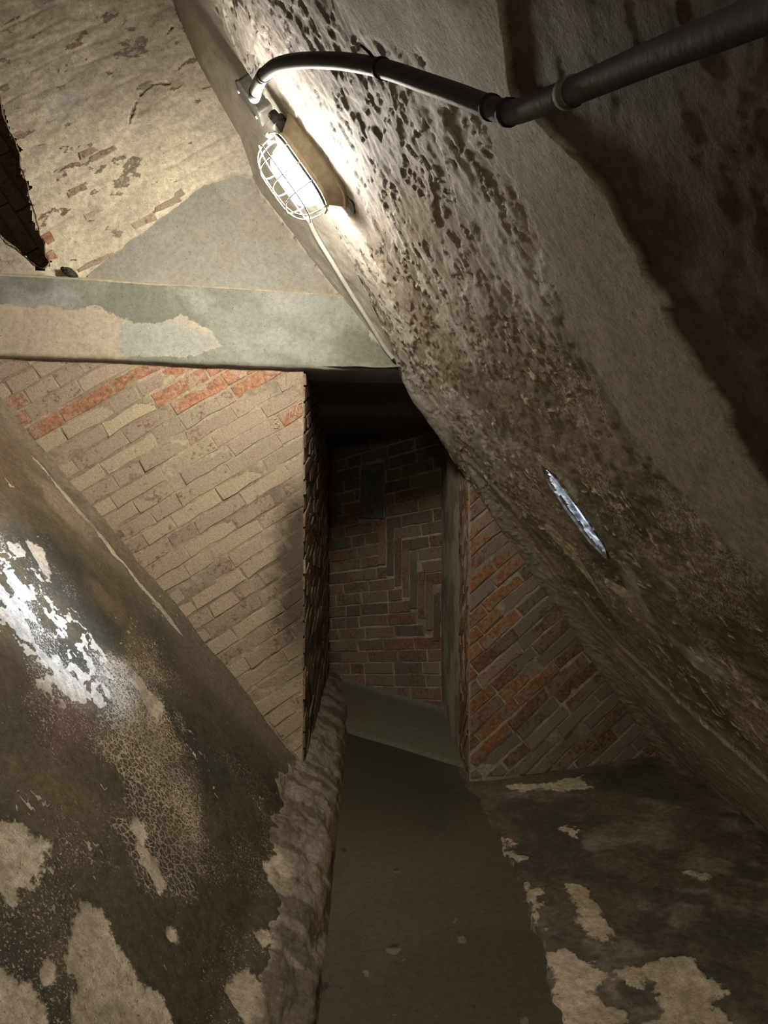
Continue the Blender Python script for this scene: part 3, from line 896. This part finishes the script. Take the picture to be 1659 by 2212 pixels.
# rim of the recess, 0.6 m deep, and its brick back
def recess():
    poly = np.array(rec)
    per = np.concatenate([poly, poly[:1]])
    seg = np.r_[0, np.cumsum(np.hypot(*np.diff(per, axis=0).T))]
    s = np.linspace(0, seg[-1], 240)
    u = np.interp(s, seg, per[:, 0]); v = np.interp(s, seg, per[:, 1])
    PP = np.zeros((12, 240, 3))
    for j in range(12):
        f = j / 11
        jit = (fbm(s, np.full(s.shape, j * .4), 14, 3, 3) - .5) * .03
        PP[j, :, 0] = u + jit; PP[j, :, 1] = WC + KW * u + f * .62 - .0; PP[j, :, 2] = v + jit
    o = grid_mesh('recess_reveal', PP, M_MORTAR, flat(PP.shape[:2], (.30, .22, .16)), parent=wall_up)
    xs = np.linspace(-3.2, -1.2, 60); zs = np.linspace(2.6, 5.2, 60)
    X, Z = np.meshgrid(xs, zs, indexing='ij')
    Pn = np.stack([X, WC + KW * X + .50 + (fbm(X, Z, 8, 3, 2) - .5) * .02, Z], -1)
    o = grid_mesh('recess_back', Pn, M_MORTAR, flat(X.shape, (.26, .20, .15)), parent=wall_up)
    PRc = Plane((0, WC + .50, 0), UW, (0, 0, 1))
    q = wpoly([(-60, 150), (160, 640)])
    reg = [(-1, 0, 2.35), (1, 0, -1.35), (0, -1, -2.7), (0, 1, 4.3)]
    lay_bricks(PRc, wall_up, reg, math.radians(-58), .085, .30, .012, lambda x, y, r: r.choice(B_BCK[:2]), h=(.012, .03), seed=21)
recess()
# bricks laid bare in the limewash
def lone(px, py, L, Hh, ang, mat, h=.004, off=.0):
    c = PW.uv(onW(px, py))
    ca, sa = math.cos(ang), math.sin(ang)
    q = [(-L / 2, -Hh / 2), (L / 2, -Hh / 2), (L / 2, Hh / 2), (-L / 2, Hh / 2)]
    poly = [(c[0] + x * ca - y * sa, c[1] + x * sa + y * ca) for x, y in q]
    q3 = onW(px, py)
    hs = float(HU[np.abs(ux - q3.x).argmin(), np.abs(uz - q3.z).argmin()])
    brick_piece(PW, poly, hs + h, mat, wall_up, chip=.012)
for (px, py, L, Hh, mi) in ((206, 460, .12, .028, B_TAN[1]), (362, 442, .16, .036, B_RED[1]), (385, 420, .05, .034, B_RED[1]), (215, 558, .26, .026, B_RED[1]),
                            (168, 410, .10, .026, B_RED[1]), (160, 418, .07, .03, B_TAN[1]), (37, 288, .05, .035, B_RED[0]), (103, 512, .05, .05, B_RED[0]),
                            (224, 335, .16, .03, B_TAN[1]), (310, 478, .13, .034, B_TAN[1]), (190, 330, .10, .026, B_TAN[1]), (112, 548, .05, .05, B_RED[0])):
    lone(px, py, L, Hh, angL, mi, h=random.uniform(.003, .006))

# ------------------------------------------------------------------ grey stone: triangular slab and beam (trim)
def stone_grid(name, poly_or_rect, off, label, cat, seed, beam=False):
    pass
tx = np.linspace(min(p[0] for p in tri) - .02, max(p[0] for p in tri) + .02, 220)
tz = np.linspace(min(p[1] for p in tri) - .02, max(p[1] for p in tri) + .02, 120)
TX, TZ = np.meshgrid(tx, tz, indexing='ij')
sdt = sdist(TX, TZ, tri, .3)
h = -.018 + (fbm(TX, TZ, 2, 4, 151) - .5) * .02 + (fbm(TX, TZ, 20, 3, 152) - .5) * .003
toneT = flat(TX.shape, (0.27, 0.265, 0.222))
toneT = mixc(toneT, (0.36, 0.335, 0.29), sstep(.45, .65, fbm(TX, TZ, 3, 5, 153)) * .7)
toneT = mixc(toneT, (0.29, 0.24, 0.185), sstep(.55, .7, fbm(TX, TZ, 5, 4, 154)) * .5)
inside = sdt > -.012
trio = grid_mesh('trim_2', np.stack([TX, WC + KW * TX - h, TZ], -1), M_STONE, toneT, keep=inside[:-1, :-1] & inside[1:, 1:])
tag(trio, 'smooth grey triangular stone slab resting above the beam', 'stone slab', 'structure')

BX0, BX1 = -3.3, onW(905, 805).x
bxs = np.linspace(BX0, BX1, 520)
bprof = [(-.10, Z_BEAM1 + .004), (.0, Z_BEAM1 + .004), (.030, Z_BEAM1 - .004), (.044, Z_BEAM1 - .02)] + [(.045, z) for z in np.linspace(Z_BEAM1 - .028, Z_BEAM0 + .02, 66)] + [(.042, Z_BEAM0 + .006), (.03, Z_BEAM0 - .002), (-.3, Z_BEAM0 - .002)]
BXg, BI = np.meshgrid(bxs, np.arange(len(bprof)), indexing='ij')
bo = np.array([p[0] for p in bprof])[BI]; bz = np.array([p[1] for p in bprof])[BI]
hb = (fbm(BXg, bz, 2, 4, 161) - .5) * .03 + (fbm(BXg, bz, 14, 4, 162) - .5) * .006
front = (bo > .02)
bo = bo + hb * front
bz = bz + (fbm(BXg, BXg * 0, 9, 4, 163) - .5) * .014 * ((BI >= 66) | (BI < 4))
gs = flat(BXg.shape, (0.235, 0.24, 0.20))
gs = mixc(gs, (0.185, 0.19, 0.15), sstep(.42, .62, fbm(BXg, bz, 4, 5, 164)))
gs = mixc(gs, (0.30, 0.30, 0.27), sstep(.5, .7, fbm(BXg, bz * 1.6, 3, 5, 165)))
# cream plaster left on the lower left face of the beam
crm = wpoly([(-900, 690), (-20, 668), (60, 664), (130, 672), (210, 665), (262, 690), (300, 705), (390, 690), (430, 705), (470, 730), (485, 755), (420, 770), (300, 775), (230, 800), (-900, 800)])
sdc = sdist(BXg, bz, crm, .3) + (fbm(BXg, bz, 16, 5, 166) - .5) * .06
peelB = np.clip(.5 + sdc * 14, 0, 1)
peelB = np.maximum(peelB, sstep(.02, .0, Z_BEAM1 - .012 - bz) * (.5 + .5 * fbm(BXg, bz, 7, 3, 167)) * sstep(BX1 - .15, BX1 - .3, BXg))
rp = wpoly([(700, 640), (760, 660), (800, 740), (870, 800), (920, 810), (900, 620), (740, 600)])
peelB = np.maximum(peelB, np.clip(.5 + (sdist(BXg, bz, rp, .3) + (fbm(BXg, bz, 16, 4, 168) - .5) * .06) * 12, 0, 1) * .8)
barB = flat(BXg.shape, (0.44, 0.38, 0.285))
barB = mixc(barB, (0.33, 0.335, 0.30), sstep(-.05, .05, sdist(BXg, bz, wpoly([(265, 705), (390, 700), (480, 740), (430, 775), (270, 775), (258, 740)]), .3)))
Pb = np.stack([BXg + bo * KW, WC + KW * BXg - bo, bz], -1)
beam = grid_mesh('trim_1', Pb, M_STONE, gs, barB, peelB)
tag(beam, 'long grey stone beam across the wall above the doorway', 'beam', 'structure')

# ------------------------------------------------------------------ doorway: jambs and soffit
def yz_grid(name, x, y0, y1, z0, z1, face, col, seed, relief, parent=None, mat=M_MORTAR, ny=90, nz=160, stretch=(1, 1)):
    ys = np.linspace(y0, y1, ny); zs = np.linspace(z0, z1, nz)
    Y, Z = np.meshgrid(ys, zs, indexing='ij')
    h = (fbm(Y * stretch[0], Z * stretch[1], 9, 5, seed) - .5) * relief
    tn = flat(Y.shape, col)
    tn = mixc(tn, [c * .6 for c in col], sstep(.42, .62, fbm(Y, Z, 4, 5, seed + 1)))
    return grid_mesh(name, np.stack([np.full(Y.shape, x) + face * h, Y, Z], -1), mat, tn, parent=parent)
door = bpy.data.objects.new('door_1', None)
link(door)
tag(door, 'tall narrow doorway through the thick cross wall, no door leaf', 'doorway', 'structure')
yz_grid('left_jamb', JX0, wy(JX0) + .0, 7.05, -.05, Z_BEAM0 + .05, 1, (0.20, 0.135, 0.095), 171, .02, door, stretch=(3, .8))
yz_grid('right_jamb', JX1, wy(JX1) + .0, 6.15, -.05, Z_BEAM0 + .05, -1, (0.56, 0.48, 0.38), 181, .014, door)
# rough bricks on the reveals
PJL = Plane((JX0, wy(JX0), 0), (0, 1, 0), (0, 0, 1))            # n = +x
lay_bricks(PJL, door, [(-1, 0, -.006), (1, 0, 2.6), (0, -1, -.05), (0, 1, Z_BEAM0 - .02)], math.radians(14), .085, .30, .014,
           lambda x, y, r: r.choice((B_BCK[1], B_BCK[2], B_BCK[0])), h=(.002, .014), seed=31)
PJR = Plane((JX1, wy(JX1), 0), (0, -1, 0), (0, 0, 1))           # n = -x
lay_bricks(PJR, door, [(1, 0, -.008), (-1, 0, .42), (0, -1, -.05), (0, 1, Z_BEAM0 - .02)], math.radians(40), .0795, .26, .012,
           lambda x, y, r: r.choice((B_RGT[1], B_RGT[1], B_BCK[0], B_RGT[0])), h=(.0, .008), seed=33)
# soffit: rough brick arch underside behind the beam
xs = np.linspace(JX0 - .1, JX1 + .1, 60); ys = np.linspace(wy(0) - .09, 7.2, 120)
X, Y = np.meshgrid(xs, ys, indexing='ij')
hh = (fbm(X * .4, Y, 12, 4, 191) - .5) * .03
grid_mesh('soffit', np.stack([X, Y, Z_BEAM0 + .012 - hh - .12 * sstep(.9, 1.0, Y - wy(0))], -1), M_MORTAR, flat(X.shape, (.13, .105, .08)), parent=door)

# ------------------------------------------------------------------ chamber back wall (diagonal), herringbone bricks
UB = Vector((1, -1, 0)).normalized()
PB = Plane((0, BC, 0), UB, (0, 0, 1))
us = np.linspace(-.9, 1.15, 120); zs = np.linspace(-.1, 2.6, 150)
U, Z = np.meshgrid(us, zs, indexing='ij')
hh = (fbm(U, Z, 14, 4, 201) - .5) * .008
Pn = np.stack([U * UB.x + PB.n.x * hh, BC + U * UB.y + PB.n.y * hh, Z], -1)
tn = flat(U.shape, (0.50, 0.43, 0.34))
tn = mixc(tn, (0.34, 0.28, 0.21), sstep(.45, .62, fbm(U, Z, 4, 5, 202)))
wall_ch = grid_mesh('wall_chamber', Pn, M_MORTAR, tn)
tag(wall_ch, 'dim herringbone brick wall seen through the doorway', 'wall', 'structure')
def buv(px, py): return PB.uv(onB(px, py))
verts_h = []
for i in range(8):
    xa = 820 + 16.8 * i; yt = 1120 + 23.5 * i
    (u0, z1), (u1, _), (_, z0) = buv(xa, yt), buv(xa + 13.6, yt), buv(xa, yt + 100)
    verts_h.append((u0, u1, z0, z1))
    rb = B_BCK[(i * 5) % 3]
    brick_piece(PB, [(u0, z0), (u1, z0 + .01), (u1, z1 + .02), (u0, z1)], .012, rb, wall_ch)
plate = [buv(783, 1006), buv(829, 1000), buv(829, 1120), buv(778, 1119)]
def splitB(poly, cx, cy):
    out = [poly]
    act = [v for v in verts_h if v[2] - .02 < cy < v[3] + .03]
    if act:
        lo, hi = min(v[0] for v in act), max(v[1] for v in act)
        res = []
        for p in out:
            res += [clip(p, 1, 0, lo - .008), clip(p, -1, 0, -(hi + .008))]
        out = res
    if plate[3][1] - .03 < cy < plate[1][1] + .03:
        res = []
        for p in out:
            if len(p) >= 3:
                res += [clip(p, 1, 0, plate[3][0] - .008), clip(p, -1, 0, -(plate[1][0] + .01))]
        out = res
    return out
def pickB(cx, cy, r):
    q = r.random()
    if cy > 1.75: return B_BCK[2] if q < .3 else B_BCK[1]
    return B_BCK[0] if q < .45 else (B_BCK[1] if q < .8 else B_BCK[2])
angB = math.atan(.135)
lay_bricks(PB, wall_ch, [(-1, 0, .62), (1, 0, .95), (0, -1, -.06), (0, 1, 2.4)], angB, .101, .34, .012, pickB, h=(.003, .010), seed=41, chipv=.005, splits=splitB)
ms = simple_mat('grey_stone_block', (0.17, 0.17, 0.155), .9, 0, .3, 18)
brick_piece(PB, [plate[3], plate[2], plate[1], plate[0]], .02, ms, wall_ch, name='stone_block')

# ------------------------------------------------------------------ corner face between cross wall and outer shell
l1_px = [(900, 815), (830, 760), (740, 652), (640, 515), (560, 415), (540, 370), (515, 295), (465, 205), (420, 125), (372, 0), (340, -100), (300, -210)]
l1 = [onW(*p, -.015) for p in l1_px]
ed = [onR(*p) for p in edge_px]
def resample(pts, n):
    pts = np.array([list(p) for p in pts])
    s = np.r_[0, np.cumsum(np.linalg.norm(np.diff(pts, axis=0), axis=1))]
    t = np.linspace(0, s[-1], n)
    return np.stack([np.interp(t, s, pts[:, k]) for k in range(3)], -1)
n1, n2 = 260, 60
A_, B_ = resample(l1, n1), resample(ed, n1)
g = np.linspace(0, 1, n2)
PC = A_[:, None] * (1 - g[None, :, None]) + B_[:, None] * g[None, :, None]
sC = np.linspace(0, 3.2, n1)[:, None] * np.ones((1, n2)); gC = np.ones((n1, 1)) * g[None] * .9
hc = (fbm(sC, gC, 3, 4, 211) - .5) * .03 + (fbm(sC, gC * .5, 18, 4, 212) - .5) * .008
hc *= np.sin(np.clip(gC / .9, 0, 1) * math.pi) ** .5
PC[..., 0] -= hc * .6; PC[..., 2] -= hc * .6
tc = flat(sC.shape, (0.62, 0.58, 0.50))
tc = mixc(tc, (0.50, 0.46, 0.385), sstep(.45, .62, fbm(sC, gC, 4, 5, 213)))
tc = mixc(tc, (0.46, 0.39, 0.35), sstep(1.7, 2.2, sC) * sstep(.3, .6, gC) * .7)
cor = grid_mesh('wall_corner', PC, M_STONE, tc)
tag(cor, 'narrow plastered return running up beside the caged lamp', 'wall', 'structure')

# rear of the passage, behind the photographer
bm = bmesh.new()
q = [bm.verts.new(v) for v in ((-4, -3.1, -.1), (2.6, -3.1, -.1), (2.6, -3.1, 5.4), (-4, -3.1, 5.4))]
bm.faces.new(q)
rear = bm_obj('wall_rear', bm, simple_mat('rear_plaster', (.28, .24, .18), .9))
tag(rear, 'plain plastered wall closing the passage behind the viewer', 'wall', 'structure')

# ================================================================== OBJECTS
M_METAL = simple_mat('painted_lamp_body', (0.72, 0.60, 0.42), .45, .0, .15, 30)
M_DARKM = simple_mat('dull_grey_metal', (0.085, 0.082, 0.074), .6, .2, .3, 50)
M_WIRE = simple_mat('pale_steel_wire', (0.62, 0.58, 0.50), .4, .3, .1, 60)
M_PIPE = simple_mat('grey_plastic_pipe', (0.06, 0.058, 0.058), .6, 0, .08, 20)
M_TIE = simple_mat('black_cable_tie', (0.02, 0.02, 0.02), .85, 0, .1, 40)
kg = NT('lit_glass_globe')
kg.bsdf.inputs['Base Color'].default_value = (.9, .88, .8, 1)
kg.bsdf.inputs['Emission Color'].default_value = (1.0, 0.92, 0.79, 1)
kg.bsdf.inputs['Emission Strength'].default_value = GLOBE_STRENGTH
M_GLOBE = kg.m

# ---- caged bulkhead lamp
lc = onR(690, 346)
lamp = bpy.data.objects.new('bulkhead_lamp', None)
link(lamp)
tag(lamp, 'lit caged bulkhead lamp with tan metal body fixed to the leaning right wall', 'lamp')
E1 = -RM                                   # down the slope
E3 = RNI                                   # off the wall
E2 = E3.cross(E1)
mw = Matrix((E1, E2, E3)).transposed().to_4x4()
mw.translation = lc + E3 * 0.001
lamp.matrix_world = mw

def stadium(a, b, r, n=40):
    """rounded rectangle outline a x b (half sizes) with corner radius r"""
    out = []
    for cx, cy, a0 in ((a - r, b - r, 0), (-(a - r), b - r, 90), (-(a - r), -(b - r), 180), (a - r, -(b - r), 270)):
        for k in range(n // 4):
            t = math.radians(a0 + 90 * k / (n // 4 - 1))
            out.append((cx + r * math.cos(t), cy + r * math.sin(t)))
    return out

def loft(bm, sections):
    rings = [[bm.verts.new((x, y, z)) for x, y in o] for o, z in sections]
    for A, B in zip(rings, rings[1:]):
        n = len(A)
        for i in range(n): bm.faces.new((A[i], A[(i + 1) % n], B[(i + 1) % n], B[i]))
    bm.faces.new(rings[0][::-1]); bm.faces.new(rings[-1])

bm = bmesh.new()
loft(bm, [(stadium(.195, .102, .06), -.004), (stadium(.195, .102, .06), .012), (stadium(.188, .096, .06), .016), (stadium(.162, .074, .068), .064), (stadium(.165, .077, .07), .070),
          (stadium(.165, .077, .07), .080), (stadium(.15, .066, .06), .082)])
body = bm_obj('housing', bm, M_METAL, lamp)
bm = bmesh.new()                            # rim ring the cage is hinged on
pts = [Vector((x, y, .088)) for x, y in stadium(.164, .077, .07)]
add_tube(bm, pts + [pts[0]], .006, 8, False)
bm_obj('rim', bm, M_DARKM, lamp, True)
# glass: elongated dome
bm = bmesh.new()
secs = []
for k in range(9):
    ph = math.pi / 2 * k / 8.6
    c_, s_ = math.cos(ph) ** .8, math.sin(ph)
    secs.append((stadium(.05 + .085 * c_, max(.012, .060 * c_), max(.011, .056 * c_)), 0.078 + .100 * s_))
loft(bm, secs)
bm_obj('glass_globe', bm, M_GLOBE, lamp, True)
# cage
def arc(pt, half, top, n=18, axis='x', pos=0.0, z0=.088, flatten=.45):
    out = []
    for k in range(n + 1):
        t = math.pi * k / n
        c_ = math.copysign(abs(math.cos(t)) ** .55, math.cos(t)); s_ = math.sin(t) ** .7
        v = (half * c_, pos, z0 + top * s_) if axis == 'x' else (pos, half * c_, z0 + top * s_)
        out.append(Vector(v))
    return out
for p in (-.022, .022):
    bm = bmesh.new(); add_tube(bm, arc(None, .172, .142, axis='x', pos=p, z0=.080), .0027, 7); bm_obj('cage_bar', bm, M_WIRE, lamp, True)
for p in (-.085, .0, .085):
    bm = bmesh.new(); add_tube(bm, arc(None, .086, .140, axis='y', pos=p, z0=.080), .0027, 7); bm_obj('cage_hoop', bm, M_WIRE, lamp, True)
bm = bmesh.new()
pts = [Vector((x, y, .165)) for x, y in stadium(.172, .082, .07)]
add_tube(bm, pts + [pts[0]], .0028, 7, False); bm_obj('cage_ring', bm, M_WIRE, lamp, True)
# wing bolts and gland at the upper end
for sy in (-.03, .03):
    bm = bmesh.new()
    add_tube(bm, [(-.17, sy, .08), (-.178, sy, .098), (-.182, sy, .118)], [.008, .006, .010], 8)
    add_tube(bm, [(-.184, sy - .014, .116), (-.184, sy, .122), (-.184, sy + .014, .116)], .0045, 6)
    bm_obj('wing_nut', bm, M_WIRE, lamp, True)
bm = bmesh.new()
add_tube(bm, [(.165, 0, .088), (.178, 0, .094), (.184, 0, .105)], [.009, .008, .006], 8)
bm_obj('hinge_pin', bm, M_METAL, lamp, True)
bm = bmesh.new()
add_tube(bm, [(-.16, 0, .045), (-.205, 0, .045), (-.206, 0, .045), (-.228, 0, .045), (-.229, 0, .045), (-.26, 0, .045)], [.028, .028, .034, .034, .022, .020], 8)
bm_obj('cable_gland', bm, M_DARKM, lamp)
bm = bmesh.new()                            # mounting bracket
loft(bm, [(stadium(.24, .05, .012, 16), -.008), (stadium(.24, .05, .012, 16), .002)])
bm_obj('mounting_plate', bm, M_DARKM, lamp)

# ---- junction box above the lamp
jb = onR(566, 205)
jbox = bpy.data.objects.new('junction_box', None)
link(jbox)
tag(jbox, 'small dark junction box with clamp bolts above the caged lamp', 'junction box')
mj = Matrix((E1, E2, E3)).transposed().to_4x4(); mj.translation = jb + E3 * .012
jbox.matrix_world = mj
bm = bmesh.new()
loft(bm, [(stadium(.085, .05, .012, 16), -.01), (stadium(.085, .05, .012, 16), .045), (stadium(.08, .045, .012, 16), .052)])
bm_obj('box_body', bm, M_DARKM, jbox)
bm = bmesh.new()
loft(bm, [(stadium(.088, .054, .014, 16), .045), (stadium(.088, .054, .014, 16), .056), (stadium(.07, .04, .01, 16), .060)])
bm_obj('box_lid', bm, simple_mat('grey_box_lid', (.10, .10, .085), .6), jbox)
for sx in (-.065, .065):
    bm = bmesh.new(); add_tube(bm, [(sx, .0, .056), (sx, .0, .066)], [.008, .006], 6); bm_obj('bolt', bm, M_WIRE, jbox)

# ---- thick conduit that loops from the lamp along the shell towards the viewer
cpx = [(549, 210, .115), (556, 185, .115), (570, 162, .11), (600, 140, .10), (650, 131, .085), (720, 131, .07), (790, 140, .06), (850, 155, .052), (920, 180, .05), (990, 205, .05),
       (1060, 232, .05), (1105, 243, .05), (1160, 226, .05), (1230, 200, .048), (1330, 158, .046), (1440, 112, .045), (1560, 66, .045), (1700, 10, .045), (1900, -70, .045)]
path = smooth_path([onR(px, py, off) for px, py, off in cpx], 7)
conduit = bpy.data.objects.new('conduit_pipe', None)
link(conduit)
conduit.location = path[0]
tag(conduit, 'thick grey conduit pipe looping from the lamp towards the dark upper right corner', 'pipe')
def under(o, root):
    bpy.context.view_layer.update()
    o.parent = root
    o.matrix_parent_inverse = root.matrix_world.inverted()
    return o
bm = bmesh.new()
add_tube(bm, path[12:], .0205, 20)
under(bm_obj('pipe', bm, M_PIPE, None, True), conduit)
bm = bmesh.new()
add_tube(bm, path[:14], [.0212] * 13 + [.0208], 20)  # same pipe in a paler colour that stands for the lamplight on it
under(bm_obj('pipe_end', bm, simple_mat('lamplit_pipe_end', (.42, .40, .35), .5, 0, .08), None, True), conduit)['label'] = 'pipe end by the lamp, lamplight put into its colour'
def nearest(px, py, off=.05):
    p = onR(px, py, off)
    return min(range(1, len(path) - 1), key=lambda i: (path[i] - p).length)
def ring_at(i, r, wdt, mat, name, tail=False):
    t = (path[i + 1] - path[i - 1]).normalized()
    c = path[i]
    bm = bmesh.new()
    add_tube(bm, [c - t * wdt, c - t * wdt * .9, c + t * wdt * .9, c + t * wdt], [r * .96, r, r, r * .96], 18)
    if tail:
        side = (E3 * .0 + RM * .9 + t.cross(E3) * .2).normalized()
        add_tube(bm, [c + side * r * .9, c + side * (r + .03) + t * .004, c + side * (r + .05) - t * .01], [.004, .0035, .003], 6)
        add_tube(bm, [c - side * r * .9, c - side * (r + .008)], [.005, .004], 6)
    o = bm_obj(name, bm, mat, None, True)
    return under(o, conduit)
ring_at(nearest(570, 163, .11), .0225, .005, M_TIE, 'cable_tie')
ring_at(nearest(832, 150), .024, .006, M_TIE, 'cable_tie', True)
ring_at(nearest(1060, 232), .0235, .006, M_TIE, 'cable_tie')
ring_at(nearest(1097, 241), .0245, .007, M_TIE, 'cable_tie')
i0 = nearest(1222, 203)
ring_at(i0, .0235, .012, simple_mat('pipe_saddle', (.12, .115, .105), .85), 'pipe_saddle', False)
# coupling sleeve by the lamp
ring_at(nearest(551, 200, .115), .0235, .022, M_PIPE, 'pipe_sleeve')

# ---- thin cable below the lamp
kp = [(668, 462), (690, 505), (722, 560), (760, 622), (800, 690), (836, 748), (856, 776)]
dirs = np.array([list(ROT.transposed() @ (Vector(p) - CAM)) for p in PC.reshape(-1, 3)])
prx = dirs[:, 0] / -dirs[:, 2] * F + W_PX / 2; pry = -dirs[:, 1] / -dirs[:, 2] * F + H_PX / 2
gu = np.gradient(PC, axis=0).reshape(-1, 3); gv = np.gradient(PC, axis=1).reshape(-1, 3)
nC = np.cross(gu, gv); nC /= np.linalg.norm(nC, axis=1)[:, None]
cp = []
for kx, ky in kp:
    i = int(np.argmin((prx - kx) ** 2 + (pry - ky) ** 2))
    p, n = Vector(PC.reshape(-1, 3)[i]), Vector(nC[i])
    if n.dot(CAM - p) < 0: n = -n
    cp.append(p + n * .017)
cpts = smooth_path(cp, 6)
cable = bpy.data.objects.new('cable_tube', None)
link(cable)
cable.location = cpts[0]
tag(cable, 'thin pale cable tube running down the corner from the lamp to the doorway', 'cable')
bm = bmesh.new(); add_tube(bm, cpts, .0115, 12)
under(bm_obj('tube', bm, simple_mat('pale_cable_tube', (.52, .50, .45), .5, 0, .1), None, True), cable)
bm = bmesh.new()
d = (cpts[-1] - cpts[-3]).normalized()
e = cpts[-1]
add_tube(bm, [e - d * .02, e, e + d * .005, e + d * .05, e + d * .055, e + d * .09], [.015, .016, .011, .012, .017, .013], 8)
under(bm_obj('end_clamp', bm, M_TIE, None), cable)

# ---- dark lump on the beam
lp = onW(150, 594, .03)
bm = bmesh.new()
bmesh.ops.create_icosphere(bm, subdivisions=3, radius=1.0)
for v in bm.verts:
    n = fbm(np.array([v.co.x * 1.3 + 4]), np.array([v.co.y * 1.3 + v.co.z * 1.7]), 1.4, 4, 3)[0]
    v.co *= .72 + .55 * n
    v.co = Vector((v.co.x * .048, v.co.y * .026, v.co.z * .022))
bmesh.ops.rotate(bm, verts=bm.verts[:], cent=(0, 0, 0), matrix=Matrix.Rotation(math.radians(28), 3, 'Y'))
lump = bm_obj('mortar_lump', bm, simple_mat('black_speckled_lump', (.045, .04, .035), .7, 0, .9, 90), None, True)
lump.location = lp + Vector((0, 0, .012))
tag(lump, 'small black speckled lump lying on the stone beam at left', 'stone')
